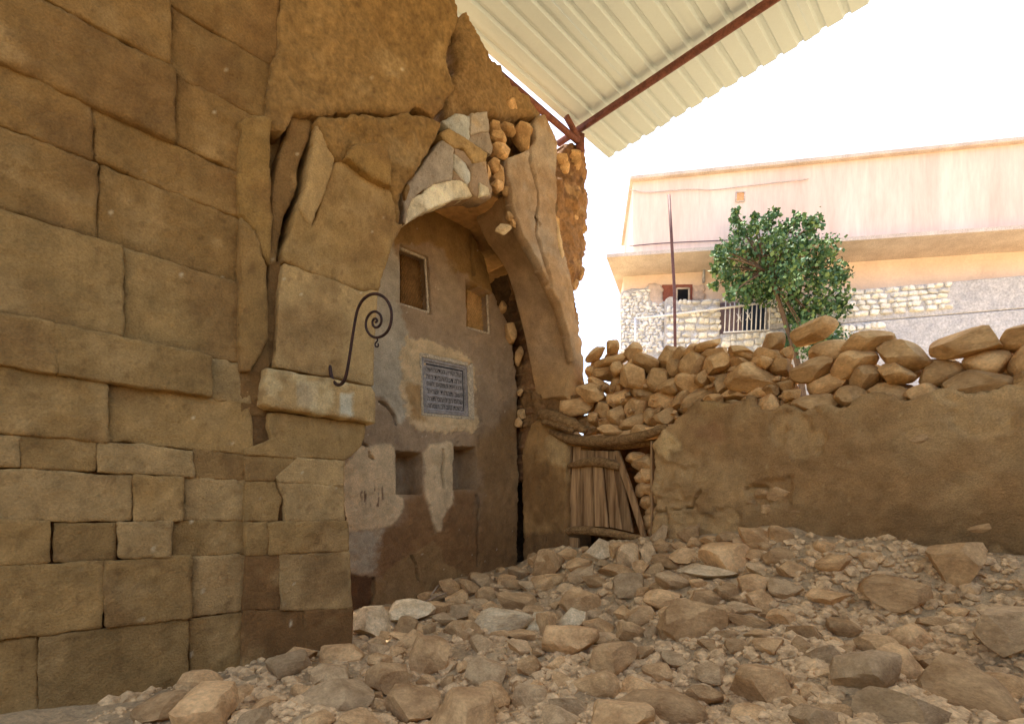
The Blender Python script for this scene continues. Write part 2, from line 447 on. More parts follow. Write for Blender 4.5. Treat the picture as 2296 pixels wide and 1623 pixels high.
# ------------------------------------------------------------------ ground
def gpt(px, py, dep): w = W(px, py, dep); return (w[0], w[1], w[2])
CTRL = [gpt(785, 1440, 4.75), gpt(900, 1350, 6.1), gpt(1050, 1292, 6.84), gpt(1160, 1268, 7.5), gpt(1270, 1228, 6.83), gpt(1380, 1213, 6.31),
        gpt(1460, 1200, 5.97), gpt(1600, 1195, 5.45), gpt(1728, 1178, 5.05), gpt(1500, 1300, 5.1), gpt(1200, 1330, 6.0), gpt(1050, 1380, 5.4),
        gpt(1300, 1432, 4.5), gpt(1728, 1432, 3.5), gpt(1640, 1300, 4.5), gpt(1350, 1290, 5.8),
        (-.5, 3.2, -.05), (1.2, 3.0, .05), (2.6, 2.9, .22), (-2.2, 3.0, -.05), (-3.5, 4, -.05),  (0, 1, -.1), (3, 1, 0), (-3, 1, -.1),
        (3.12, 4.46, 1.0), (3.7, 3.85, .9), (3.2, 3.0, .5), (2.6, 2.2, .2), (2.2, 3.4, .3), (-1.2, 5.6, .15), (-1.0, 9, .2), (1.5, 8.5, .6), (3.5, 7, .6), (5.5, 5.5, .1), (-4, 7, 0), (5.5, 2, 0)]
_CT = np.array(CTRL)
def terrain(x, y, fine=True):
    x = np.asarray(x, float); y = np.asarray(y, float)
    w = 0; z = 0
    for cx, cy, cz in _CT:
        k = 1.0 / ((x - cx) ** 2 + (y - cy) ** 2 + .04) ** 1.7
        w = w + k; z = z + k * cz
    z = z / w
    f = sm(4.2, 7.0, np.sqrt((x - .6) ** 2 + (y - 4.8) ** 2))
    z = z * (1 - f)
    if fine:
        P = np.stack([x, y, x * 0], -1)
        z = z + (.05 * fbm(P, 1.6, 4, 3) + .03 * fbm(P, 6, 3, 4)) * (1 - f) + f * .06 * fbm(P, .5, 4, 5)
    return z
def axis(lo, hi, st, far, g=1.18):
    c = list(np.arange(lo, hi + st / 2, st)); s_ = st; a = [];
    x = hi
    while x < far: s_ *= g; x += s_; a.append(x)
    s_ = st; b = []; x = lo
    while x > -far: s_ *= g; x -= s_; b.append(x)
    return np.array(b[::-1] + c + a)
gx, gy = axis(-3.2, 4.6, .045, 1500), axis(1.8, 8.2, .045, 1500)
GX, GY = np.meshgrid(gx, gy, indexing='ij')
GZ = terrain(GX, GY)
gi = np.arange(GX.size).reshape(GX.shape)
gf = np.stack([gi[:-1, :-1], gi[1:, :-1], gi[1:, 1:], gi[:-1, 1:]], -1).reshape(-1, 4)
GP = np.stack([GX, GY, GX * 0], -1)
gc = np.broadcast_to(S(164, 134, 98, K), GP.shape).copy()
far_ = sm(4.5, 9, np.sqrt((GX - .6) ** 2 + (GY - 4.8) ** 2))
wgt = lambda m_: (m_ * far_)[..., None]
gc = gc * (1 - wgt(sm(-.1, .25, fbm(GP, .16, 5, 31)))) + np.array([.16, .15, .075]) * wgt(sm(-.1, .25, fbm(GP, .16, 5, 31)))
gc = gc * (1 - .5 * wgt(sm(0, .3, fbm(GP, .9, 4, 32)))) + np.array([.30, .25, .18]) * .5 * wgt(sm(0, .3, fbm(GP, .9, 4, 32)))
gc = gc * (1 + .22 * fbm(GP, 1.3, 4, 33))[..., None]
g = mesh('ground', np.stack([GX, GY, GZ], -1).reshape(-1, 3), gf, M_ground, cols=gc.reshape(-1, 3))
tag(g, 'dusty earth floor strewn with rubble', 'ground', kind='structure')
def ground_hit(px, py):
    dr = np.array([(px - CX) / F0, 1.0, (HY - py) / F0])
    ts = np.arange(1.5, 9.5, .03)
    P = np.array([0, 0, EYE]) + ts[:, None] * dr
    z = terrain(P[:, 0], P[:, 1], False)
    k = np.nonzero(P[:, 2] < z)[0]
    return P[k[0]] if len(k) else P[-1]

# ------------------------------------------------------------------ far hills and the rest of the hall
def hills(name, y0, hgt, xr, seed, m):
    xs = np.linspace(-xr, xr, 160); ks = np.linspace(0, 1, 14)
    X, Kk = np.meshgrid(xs, ks, indexing='ij')
    ang = X / xr * 1.2
    dist = y0 * (1 + .5 * Kk)
    PX, PY = dist * np.sin(ang), dist * np.cos(ang)
    P = np.stack([PX, PY, X * 0], -1)
    hz = hgt * (np.sin(Kk * math.pi * .5)) * (.75 + .4 * fbm(P, 3.0 / y0, 4, seed)) + hgt * .06 * fbm(P, 30.0 / y0, 4, seed + 1) * Kk - 1
    P[..., 2] = hz
    idx = np.arange(X.size).reshape(X.shape)
    f = np.stack([idx[:-1, :-1], idx[1:, :-1], idx[1:, 1:], idx[:-1, 1:]], -1).reshape(-1, 4)
    o = mesh(name, P.reshape(-1, 3), f, m)
    tag(o, 'bare sunlit hillside far behind the ruin', 'hill', kind='structure')
M_hill = mat('bare_hillside', S(170, 160, 140), S(196, 184, 164), scale=.02, bump=.3, bscale=.2)
hills('hills', 500, 34, 1000, 5, M_hill)
HW = thing('hall_wall', 'plain ochre plastered wall closing the far side of the ruined hall', 'wall', C0 + V * 7.6 - U * 4.5)
ha, hb = np.meshgrid(np.linspace(-.4, 9.6, 90), np.linspace(0, 1, 36), indexing='ij')
hp_ = C0 + V * 7.3 - U * ha[..., None]
htop = 2.6 + .5 * fbm(np.stack([ha, ha * 0, ha * 0], -1), .7, 4, 61)
hp_ = hp_ + ZZ * (-.3 + hb * (htop + .3))[..., None]
hp_ = hp_ + V * (.05 * fbm(hp_, 1.2, 4, 62))[..., None]
hn_ = np.cross(np.gradient(hp_, axis=0), np.gradient(hp_, axis=1))
hp_ = hp_ if np.dot(hn_[40, 18], -V) > 0 else hp_[:, ::-1]
shell('plaster_wall', hp_, M_wall, HW, .6, base=S(126, 96, 60, K), seed=63)
# ------------------------------------------------------------------ niche wall
NW = thing('niche_wall', 'flaking grey-brown plastered back wall of the arched niche with square recesses', 'wall', PA.at(1.5, 0))
wallpoly_r = [(1161, 1330), (1162, 982), (1162, 904), (1163, 887), (1157, 855), (1155, 807), (1151, 778), (1140, 729), (1126, 698), (1104, 645), (1088, 590), (1070, 545), (1052, 505), (1030, 468), (1010, 420)]
nwpoly = [(770, 1480), (1161, 1330)] + wallpoly_r[1:] + [(990, 330), (760, 330)]
win1 = N1([(165, 95), (380, 185), (412, 635), (165, 560)]); win2 = N1([(690, 375), (872, 478), (888, 800), (695, 745)])
nich1 = N2([(455, 208), (642, 228), (642, 532), (455, 527)]); nich2 = N2([(886, 178), (1048, 180), (1052, 492), (880, 492)])
tabo = N1([(318, 950), (735, 1035), (748, 1478), (335, 1440)])
L1p = N2([(60, 330), (180, 180), (270, 172), (370, 145), (440, 180), (455, 530), (515, 560), (490, 680), (430, 750), (370, 780), (240, 800), (70, 820), (40, 400)])
L2p = N2([(650, 235), (700, 160), (860, 150), (885, 180), (875, 600), (830, 660), (800, 720), (785, 810), (760, 810), (715, 710), (700, 620), (670, 540)])
G1p = [(880, 545), (898, 590), (893, 690), (918, 750), (930, 790), (905, 850), (916, 930), (893, 960), (866, 900), (820, 885), (820, 600)]
G2p = N2([(60, 820), (360, 790), (340, 930), (300, 1110), (60, 1130)])
D1p = N2([(60, 1110), (290, 1160), (280, 1280), (260, 1410), (60, 1500)])
O1p = N2([(290, 1185), (360, 1165), (380, 1105), (480, 1040), (620, 960), (730, 880), (800, 950), (810, 1060), (1000, 1150), (980, 1250), (260, 1460)])
TOPp = [(880, 420), (1080, 420), (1110, 640), (1100, 655), (1060, 640), (1045, 618), (1010, 610), (995, 560), (960, 540), (935, 545), (900, 548), (880, 560)]
SURp = N1([(215, 800), (300, 850), (420, 870), (560, 900), (690, 990), (755, 1130), (775, 1480), (740, 1570), (560, 1590), (330, 1565), (240, 1510), (190, 1400), (175, 1050)])
LOWp = N2([(340, 790), (430, 750), (500, 680), (520, 560), (660, 540), (720, 720), (880, 600), (880, 500), (1060, 500), (1080, 1000), (1050, 1250), (300, 1160), (330, 900)])
RGTp = N2([(1050, 150), (1400, -200), (1400, 1300), (1060, 1260), (1070, 560)])
def msk(px, py, P, poly, soft=2.5, nz=5.0, sc_=5.0, s=0):
    return sm(-soft, soft, sdist(px, py, poly) + nz * 1.3 * fbm(P, sc_, 4, s + 200) + nz * .8 * fbm(P, sc_ * 4.5, 4, s + 260))
def blend(c, col_, w): return c * (1 - w[..., None]) + col_ * w[..., None]
def nw_c(px, py, P, a, b):
    c = np.broadcast_to(GRB, P.shape).copy()
    c = blend(c, S(128, 92, 52, K), .8 * msk(px, py, P, RGTp, 18, 14, 2, 1))
    c = blend(c, S(132, 98, 52, K), .95 * msk(px, py, P, TOPp, 4, 8, 4, 2))
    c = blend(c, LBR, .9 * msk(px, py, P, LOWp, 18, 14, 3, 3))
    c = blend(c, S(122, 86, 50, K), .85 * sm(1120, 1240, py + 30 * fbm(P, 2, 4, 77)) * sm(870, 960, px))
    c = blend(c, GREY, .8 * msk(px, py, P, G1p, 5, 9, 4, 4))
    c = blend(c, LPL, .95 * msk(px, py, P, L1p, 4, 5, 5, 5))
    c = blend(c, LPL * .97, .95 * msk(px, py, P, L2p, 4, 5, 5, 6))
    c = blend(c, GREY, .75 * msk(px, py, P, G2p, 8, 16, 5, 7) * (.55 + .45 * sm(-.2, .3, fbm(P, 12, 3, 31))))
    c = blend(c, S(92, 62, 38, K), msk(px, py, P, D1p, 2.5, 5, 5, 8))
    c = blend(c, S(136, 102, 62, K), .9 * msk(px, py, P, O1p, 2.5, 6, 4, 9))
    c = blend(c, PALE, .95 * msk(px, py, P, SURp, 4, 13, 6, 10))
    c = blend(c, S(150, 106, 54, K), .7 * msk(px, py, P, N1([(200, 1180), (330, 1200), (335, 1440), (420, 1500), (250, 1490)]), 6, 9, 6, 14))
    pat = N1([(400, 130), (480, 130), (600, 300), (640, 420), (560, 640), (440, 640), (420, 300)])
    c = blend(c, S(150, 124, 94, K), .55 * msk(px, py, P, pat, 10, 12, 4, 11))
    # rusty flecks beside the small recess and lime chips
    fl = sm(.36, .46, fbm(P * np.array([1, 1, .35]), 26, 2, 12)) * msk(px, py, P, N2([(180, 470), (420, 470), (440, 600), (330, 700), (230, 700)]), 8, 10)
    c = blend(c, S(84, 50, 34, K), .8 * fl)
    c = blend(c, S(200, 178, 150, K), .6 * sm(.66, .74, fbm(P, 19, 3, 13)))
    return c
crk = [N2([(180, 100), (200, 150), (240, 172)]), N2([(245, 195), (250, 240), (280, 270)]), N2([(1055, 540), (1080, 640), (1060, 690), (1070, 790), (1060, 850), (1072, 1000), (1068, 1060)]), N2([(800, 200), (810, 290), (795, 360), (808, 480)]),
       N2([(285, 1160), (290, 1280), (255, 1400)]), N2([(570, 1000), (600, 1060), (620, 1180)]), N1([(720, 30), (730, 200), (745, 330)]), N1([(690, 370), (760, 420), (870, 490)]), N1([(0, 1330), (60, 1370), (110, 1440), (130, 1520)])]
def nw_h(px, py, P, a, b):
    h = .02 * fbm(P, 1.3, 3, 21)
    for pol, th in ((L1p, .010), (L2p, .011), (O1p, .010), (G1p, .003)):
        h = h + th * msk(px, py, P, pol, 1.5, 4, 5, {id(L1p): 5, id(L2p): 6, id(O1p): 9, id(G1p): 4}[id(pol)])
    h = h + .012 * msk(px, py, P, SURp, 4, 13, 6, 10) * (1 + 1.5 * fbm(P, 14, 3, 22))
    h = h + .012 * msk(px, py, P, TOPp, 2, 6, 4, 2)
    for w_, dp in ((win1, .2), (win2, .2), (nich1, .34), (nich2, .34)):
        h = h - dp * sm(-1.2, 1.2, sdist(px, py, w_) + 1.2 * fbm(P, 9, 3, 40))
    h = h - .035 * sm(-1.5, 1.5, sdist(px, py, tabo))
    for c_ in crk: h = h - .09 * sm(2.8, .8, ldist(px, py, c_) + 2.0 * fbm(P, 16, 3, 41))
    return h
relief('plaster_wall', PA, nwpoly, M_wall, NW, thick=.5, res=.016, hf=nw_h, cf=nw_c, edge=.03, escale=7, seed=1)
# window screens with beaded frames
PAs = PA.off(-.13)
def lerp(a, b, t): return (a[0] + (b[0] - a[0]) * t, a[1] + (b[1] - a[1]) * t)
def screen(quad, frame_sides, cols_, pm):
    qd = [np.array(p) for p in quad]
    sc_ = PA.off(-.17)
    P = lambda s, t: tuple((qd[0] * (1 - s) + qd[1] * s) * (1 - t) + (qd[3] * (1 - s) + qd[2] * s) * t)
    w = prism('window_screen', sc_, [P(.0, .0), P(1., .0), P(1., 1.), P(.0, 1.)], pm, NW, thick=.03, bev=0)
    nst = 24
    for k in range(nst):                                # slanting reeds of the screen
        s0 = -0.9 + 1.9 * k / nst
        a_ = (s0, 1.0); b_ = (s0 + .9, 0.0)
        t0, t1 = 0.0, 1.0
        if a_[0] < 0: t0 = -a_[0] / .9
        if b_[0] > 1: t1 = (1 - a_[0]) / .9
        if t1 - t0 < .08: continue
        pa = P(*lerp(a_, b_, t0)); pb = P(*lerp(a_, b_, t1))
        tube('reed', [sc_.p(*pa, .01), sc_.p(*lerp(pa, pb, .5), .013), sc_.p(*pb, .01)], .009, pm, w, k=5)
    for i0, i1 in frame_sides:
        a_, b_ = quad[i0], quad[i1]
        n = 16
        pts = [PA.p(*lerp(a_, b_, t), -.035) for t in np.linspace(0, 1, n)]
        f = tube('window_frame', pts, .018, M_frame, NW, k=6, wob=.4, seed=i0)
M_frame = mat('beaded_plaster_frame', S(150, 128, 104, K), S(178, 156, 128, K), scale=30, bump=.8, bscale=60)
M_reed1 = mat('dusty_reed', S(104, 72, 36, K), S(134, 94, 50, K), scale=6)
M_reed2 = mat('warm_reed', S(156, 114, 62, K), S(180, 136, 80, K), scale=6)
screen(N1([(172, 110), (372, 192), (400, 622), (172, 556)]), ((0, 1), (1, 2), (2, 3)), 0, M_reed1)
screen(N1([(692, 384), (866, 482), (880, 792), (700, 742)]), ((2, 3), (1, 2)), 0, M_reed2)

# inscribed tablet
tq = N1([(330, 983), (690, 1058), (703, 1452), (348, 1422)])
TB = thing('inscribed_tablet', 'dark grey slate tablet carved with six lines of Hebrew lettering set in the niche wall', 'tablet', PA.p(995, 938))
TP = PA.off(-.012)
prism('slab', TP, tq, M_slate, TB, thick=.05)
TQ = [np.array(p) for p in tq]
tp = lambda s, t: tuple((TQ[0] * (1 - s) + TQ[1] * s) * (1 - t) + (TQ[3] * (1 - s) + TQ[2] * s) * t)
for (s0, t0, s1, t1) in ((0, 0, 1, .05), (0, .95, 1, 1), (0, .05, .05, .95), (.94, .05, 1, .95)):
    prism('border', TP, [tp(s0, t0), tp(s1, t0), tp(s1, t1), tp(s0, t1)], M_slate, TB, h0=.014, thick=.012, bev=.003)
prism('inner_border', TP, [tp(.10, .09), tp(.9, .09), tp(.9, .115), tp(.10, .115)], M_ink, TB, h0=.003, thick=.006, bev=0)
prism('inner_border', TP, [tp(.90, .09), tp(.915, .09), tp(.915, .9), tp(.90, .9)], M_ink, TB, h0=.003, thick=.006, bev=0)
for qd in ([(300, 935), (705, 1025), (690, 1056), (328, 981)], [(692, 1056), (735, 1030), (752, 1485), (705, 1455)], [(346, 1424), (703, 1454), (750, 1486), (330, 1444)], [(312, 940), (330, 983), (347, 1424), (330, 1444)]):
    prism('plaster_frame', TP, N1(qd), M_frame, TB, h0=.02, thick=.05, bev=.008)
M_line = mat('slate_ridge', S(140, 136, 132, 1.5), S(154, 150, 146, 1.5), scale=9)
LINES = ['קול קורא במדבר ישר', 'אלה דברי הבית הזה', 'ובנו את המקום לשם', 'יושב תהלות ישראל', 'שלום רב לאהבי תורה', 'בשנת טוב לב ושמחה']
def textmesh(name, body, quadpts, plane, m, parent):
    cu = bpy.data.curves.new(name, 'FONT'); cu.body = body[::-1]; cu.size = 1.0; cu.extrude = 0.0; cu.resolution_u = 1
    o = bpy.data.objects.new(name, cu); col.objects.link(o)
    dg = bpy.context.evaluated_depsgraph_get(); dg.update()
    me = bpy.data.meshes.new_from_object(o.evaluated_get(dg)); col.objects.unlink(o); bpy.data.objects.remove(o)
    if len(me.vertices) == 0: return None
    X = np.array([v.co[:] for v in me.vertices]); lo, hi = X.min(0), X.max(0)
    for v in me.vertices:
        s_ = (v.co.x - lo[0]) / (hi[0] - lo[0]); t_ = 1 - (v.co.y - lo[1]) / (hi[1] - lo[1])
        qa = [np.array(p) for p in quadpts]
        p = (qa[0] * (1 - s_) + qa[1] * s_) * (1 - t_) + (qa[3] * (1 - s_) + qa[2] * s_) * t_
        v.co = Vector(plane.p(p[0], p[1], .004))
    me.materials.clear(); me.materials.append(m); me.name = name
    return link(bpy.data.objects.new(name, me), parent)
for k, ln in enumerate(LINES):
    t0 = .145 + k * .132; t1 = t0 + .098
    textmesh('inscription_line', ln, [tp(.10, t0), tp(.885, t0), tp(.885, t1), tp(.10, t1)], TP, M_ink, TB)
    prism('ruled_ridge', TP, [tp(.09, t1 + .014), tp(.89, t1 + .014), tp(.89, t1 + .022), tp(.09, t1 + .022)], M_line, TB, h0=.006, thick=.008, bev=0)

def rub_h(amp, sc_, s): return lambda px, py, P, a, b: amp * fbm(P, sc_, 5, s, .55)
# ------------------------------------------------------------------ pier of dressed blocks
PR = thing('stone_pier', 'tall ochre pier of dressed stone blocks with a projecting impost carrying the arch', 'pier', PA1.at(3.3, 0))
def blk_c(c0, seed):
    def f(px, py, P, a, b):
        c = np.broadcast_to(c0, P.shape).copy()
        c = blend(c, OCHD, .55 * sm(.05, .4, fbm(P, 1.8, 4, seed)))
        c = blend(c, OCHL, .5 * sm(.1, .45, fbm(P, 3.1, 4, seed + 5)))
        c = c * (1 + .14 * fbm(P * np.array([1, 1, .25]), 24, 3, seed + 12))[..., None]
        c = blend(c, S(96, 66, 36, K), .4 * sm(.28, .5, fbm(P, 20, 4, seed + 13)))
        c = blend(c, S(190, 168, 134, K), .7 * sm(.66, .74, fbm(P, 19, 3, seed + 8)))
        return c
    return f
def pit(amp=.006, sc_=12): return lambda px, py, P, a, b: -amp * sm(.2, .6, fbm(P, sc_, 3, 90)) - .012 * (fbm(P, 1.4, 3, 91))
def block(poly, c0, off=0.0, seed=0, parent=PR, name='block', thick=.85, plane=PA1, edge=.007, r=.006, hf=None, m=None, res=.02, grow=.009, rough=.006, chip=.014, wallxy=False):
    return relief(name, plane.off(off), poly, m or M_wall, parent, thick=thick + off, hf=hf or pit(), cf=blk_c(c0, seed), edge=edge, rnd_r=r, seed=seed, res=res, grow=grow, rough=rough, chip=chip, wallxy=wallxy)
block(Z4([(282, 10), (600, 112), (900, 232), (1000, 272), (1150, 250), (1112, 600), (1107, 900), (1095, 1128), (700, 1048), (205, 953), (245, 300)]), OCHL, .0, 3)
impost = Z4([(120, 960), (700, 1052), (1100, 1140), (1138, 1200), (1132, 1482), (820, 1440), (500, 1385), (140, 1338), (88, 1300)])
def imp_c(px, py, P, a, b):
    c = blk_c(OCHL, 4)(px, py, P, a, b)
    c = blend(c, S(176, 164, 140, K), .8 * msk(px, py, P, Z4([(800, 1200), (920, 1210), (910, 1420), (800, 1400)]), 3, 4))
    c = blend(c, S(168, 148, 118, K), .5 * msk(px, py, P, Z4([(400, 1080), (580, 1110), (580, 1340), (400, 1330)]), 5, 8))
    return blend(c, S(196, 168, 122, K), .5 * sm(.1, .4, fbm(P, 7, 4, 66)))
relief('impost_block', PA1.off(.09), impost, M_wall, PR, thick=.95, hf=pit(.01, 9), cf=imp_c, edge=.012, rnd_r=.03, seed=4)
block(P1([(112, 35), (500, 70), (780, 105), (765, 200), (750, 250), (640, 352), (300, 333), (-60, 318), (-60, 280), (130, 215), (105, 120)]), OCH, .0, 5)
block(P1([(-40, 15), (98, 34), (100, 210), (-50, 290), (-70, 180)]), OCHD, -.06, 6)
block(P1([(-70, 330), (298, 343), (215, 440), (148, 490), (-45, 500)]), OCH, -.012, 7)
block(P1([(308, 345), (628, 367), (622, 536), (178, 503), (165, 478)]), OCHL, .006, 8)
block(P1([(-50, 512), (148, 512), (200, 630), (172, 690), (158, 775), (-65, 776)]), OCH, -.02, 9)
block(P1([(172, 514), (622, 545), (628, 772), (490, 778), (222, 784), (218, 690), (228, 640)]), OCHL, .0, 10)
block(P1([(-60, 792), (92, 792), (112, 880), (90, 1006), (-45, 1010)]), OCH, -.01, 11)
block(P1([(100, 792), (652, 784), (660, 984), (112, 1010), (118, 885)]), OCH, .006, 12)
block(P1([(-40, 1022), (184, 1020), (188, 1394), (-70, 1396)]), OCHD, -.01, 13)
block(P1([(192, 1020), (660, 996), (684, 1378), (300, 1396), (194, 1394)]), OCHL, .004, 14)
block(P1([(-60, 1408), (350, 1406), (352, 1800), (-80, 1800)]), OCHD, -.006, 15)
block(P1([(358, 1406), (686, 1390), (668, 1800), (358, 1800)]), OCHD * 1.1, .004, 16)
# the wall runs on past the pier, course by course
rq = random.Random(3)
a_px = lambda px, py: PA1.ab(px, py)[0]
A_L = a_px(566, 1200)
zc = [-.45, .44, .88, 1.14, 1.46, 1.66, 2.05, 2.36, 2.98]
LW = thing('side_wall', 'coursed ochre block wall running on beside the stone pier', 'wall', PA1.at(5, 0))
for k in range(len(zc) - 1):
    a0 = a_px(566, 1200); first = True
    while a0 < 6.3:
        w_ = rq.uniform(.28, .9); a1 = a0 + w_
        cc = OCH * rq.uniform(.82, 1.08) if rq.random() < .65 else OCHL * rq.uniform(.85, 1.0)
        j_ = rq.uniform(-.012, .012)
        block([(a0, zc[k] + .006), (a1 - .014, zc[k] + .006 + j_), (a1 - .014 + rq.uniform(-.008, .008), zc[k + 1] - .008), (a0 + rq.uniform(-.006, .006), zc[k + 1] - .008 + j_)], cc, (-.045 if first else rq.uniform(-.03, .01) + (.03 if k == 6 else 0)), 300 + k * 20 + int(a0 * 3), LW, thick=.5, wallxy=True, grow=rq.uniform(.004, .012), edge=.012, chip=.02, rough=.008)
        a0 = a1; first = False
relief('core', PA1.off(-.075), [(3.98, -.5), (6.3, -.5), (6.3, 2.95), (3.98, 2.95)], M_rough, LW, thick=.4, base=OCHD * .7, edge=.0, seed=19, wallxy=True, res=.05)
# core behind the joints
relief('core', PA1.off(-.05), P1([(-30, -20), (800, 60), (620, 360), (640, 780), (650, 1800), (-50, 1800)]), M_rough, PR, thick=.7, base=OCHD * .7, edge=.02, seed=17, hf=None)
relief('core', PA1.off(-.10), Z4([(130, -60), (300, -80), (1080, 250), (1080, 1150), (150, 1000)]), M_rough, PR, thick=.7, base=OCHD * .7, edge=.02, seed=18)

# ------------------------------------------------------------------ vault springing, upper left
VT = thing('vault_fragment', 'broken brown vault springing leaning out above the ochre pier', 'vault', PA1.at(3.3, 2.9))
o_ = PA1.p(740, 625)
PT = Pl(o_, -U, ZZ + .16 * V, V)
block(Z1([(278, 1312), (300, 1180), (420, 830), (540, 1000), (590, 880), (640, 740), (700, 560), (745, 420), (790, 350), (1000, 470), (1286, 642), (1300, 760), (1330, 960), (1385, 965), (1290, 1150), (1225, 1330), (1150, 1560), (1000, 1580), (800, 1500), (560, 1420)]), OCH, .0, 20, VT, plane=PT, thick=.7, edge=.014, r=.018, hf=lambda px, py, P, a, b: -.05 * sm(3, .5, ldist(px, py, Z1([(1310, 620), (1300, 750)]))) + .02 * fbm(P, 4, 4, 3))
block(Z1([(590, 40), (640, 130), (690, 270), (735, 330), (730, 440), (690, 560), (630, 740), (575, 870), (530, 985), (425, 815), (500, 600), (560, 300)]), OCHL, .015, 21, VT, plane=PT, thick=.7, edge=.014, r=.018)
block(Z1([(600, 40), (620, -30), (900, -60), (1250, -40), (1560, -50), (1740, 20), (1700, 170), (1620, 330), (1500, 500), (1370, 640), (1385, 960), (1320, 930), (1300, 640), (1000, 460), (790, 345), (745, 300), (690, 250), (650, 130)]), S(126, 92, 48, K), .03, 22, VT, plane=PT, thick=.8, edge=.03, r=.05, hf=rub_h(.09, 3.2, 8), m=M_rough)
block(Z1([(830, 345), (960, 235), (1150, 205), (1250, 300), (1280, 460), (1285, 610), (1000, 455)]), S(140, 104, 54, K), .075, 23, VT, plane=PT, thick=.3, edge=.02, r=.02)
block(Z1([(345, 0), (470, -40), (545, 20), (500, 160), (440, 320), (395, 460), (405, 580), (370, 700), (270, 880), (245, 960), (215, 1150), (190, 1330), (140, 1340), (165, 1000), (180, 700), (230, 420), (300, 200)]), S(120, 88, 50, K), -.06, 24, VT, plane=PT, thick=.5, edge=.012, r=.02)
block(Z1([(100, -40), (330, -60), (380, -20), (300, 220), (230, 440), (190, 660), (150, 720), (110, 500)]), S(112, 80, 44, K), -.22, 25, VT, plane=PT, thick=.4, edge=.03, hf=rub_h(.05, 3, 5))
block(Z1([(-112, 30), (0, -30), (150, -10), (145, 300), (155, 640), (165, 900), (150, 1340), (60, 1180), (20, 1040), (-112, 860), (-112, 500)]), S(134, 100, 52, K), .0, 26, VT, plane=PT, thick=.6, edge=.016, r=.018)
block(Z1([(-114, 880), (15, 1060), (60, 1200), (118, 1350), (130, 1700), (125, 2000), (40, 2200), (-30, 2330), (-114, 2330), (-114, 1600), (-114, 1300)]), S(130, 96, 52, K), .02, 27, VT, plane=PA1, thick=.6, edge=.016, r=.018)
block(Z1([(140, 1345), (265, 1320), (275, 1500), (250, 1700), (205, 2270), (150, 2250), (130, 1900)]), S(116, 84, 48, K), -.07, 28, VT, plane=PA1, thick=.6, edge=.012)
block(Z1([(-114, 2345), (-30, 2340), (30, 2210), (120, 2050), (150, 2260), (110, 2310), (125, 2560), (85, 2620), (120, 2680), (100, 2750), (-114, 2700)]), S(116, 84, 46, K), -.04, 29, VT, plane=PA1, thick=.6, edge=.015)
b_ = (2.99 - o_[2]) / PT.e2[2]
row = 0
aR = PT.ab(566, 420)[0]
while b_ < 2.6:
    hgt = rq.uniform(.3, .5); a0 = aR - .05 - (.10 if b_ > 1.0 else 0); first = True
    while a0 < 3.4:
        w_ = rq.uniform(.45, 1.1)
        cc = S(132, 98, 54, K) * rq.uniform(.85, 1.12)
        block([(a0 + .004, b_ + .004), (a0 + w_ - .006, b_ + .004 + rq.uniform(-.01, .01)), (a0 + w_ - .006 + rq.uniform(-.01, .01), b_ + hgt - .006), (a0 + .004 + rq.uniform(-.008, .008), b_ + hgt - .006 + rq.uniform(-.01, .01))], cc, (-.06 if first else rq.uniform(-.04, .02)), 500 + row * 12 + int(a0 * 4), VT, plane=PT, thick=.5, wallxy=True, grow=rq.uniform(.004, .01), edge=.014, chip=.03, rough=.011, r=.014)
        a0 += w_; first = False
    b_ += hgt; row += 1
block([(600, 285), (596, 240), (620, 120), (650, -70), (1010, -70), (1030, 40), (1000, 120), (1020, 190), (975, 262), (940, 240), (860, 255), (770, 240), (720, 258), (660, 250), (640, 290)], S(130, 96, 52, K), .0, 224, VT, plane=PT, thick=.7, edge=.03, r=.03, hf=rub_h(.08, 2.6, 34), res=.026, m=M_rough)
relief('core', PT.off(-.55), [(-60, 420), (-60, -80), (1000, -80), (980, 200), (900, 330), (600, 640), (300, 520)], M_rough, VT, thick=.3, base=OCHD * .6, seed=31, edge=.0, res=.05)
relief('core', PT.off(-.5), Z1([(20, 20), (1500, 20), (1250, 700), (1000, 1300), (300, 1250), (60, 1000)]), M_rough, VT, thick=.4, base=OCHD * .6, seed=30, edge=.03)

# ------------------------------------------------------------------ wall arch: spandrel slabs, belts, stones in the crack
AR = thing('cracked_arch', 'split pointed wall arch with peeling grey plaster above the niche', 'arch', PA1.at(1.5, 3.2))
def sp(poly, c0, off, seed, edge=.008, r=.010, thick=.22, hf=None, m=None):
    return block(poly, c0, off, seed, AR, name='plaster_slab', plane=PA1, thick=thick, edge=edge, r=r, hf=hf or rub_h(.02, 3, seed), m=m, res=.018)
PLG = S(150, 132, 114, K); PLB = S(142, 116, 92, K); PLL = S(176, 168, 156, K)
sp(Z2([(238, 945), (250, 840), (225, 740), (215, 655), (268, 592), (340, 512), (470, 330), (560, 205), (600, 195), (690, 262), (664, 548), (520, 582), (400, 640), (300, 722), (262, 830)]), PLG, .02, 40)
sp(Z2([(225, 650), (262, 596), (275, 640), (245, 730)]), OCHL, .045, 60, thick=.2)
sp(Z2([(242, 965), (272, 835), (300, 735), (410, 690), (430, 640), (520, 590), (655, 560), (700, 560), (760, 565), (832, 612), (874, 702), (700, 722), (520, 792), (440, 832), (330, 890)]), WHITE * 1.15, -.006, 41, edge=.008, thick=.2)
sp(Z2([(702, 268), (780, 300), (868, 402), (852, 440), (790, 395), (705, 322)]), PLB, .01, 42)
sp(Z2([(694, 330), (780, 395), (850, 500), (856, 565), (815, 590), (692, 462)]), PLL, .012, 43, thick=.4)
sp(Z2([(690, 470), (760, 545), (830, 606), (760, 560), (672, 556), (680, 540)]), PLB * .95, .0, 44, thick=.4)
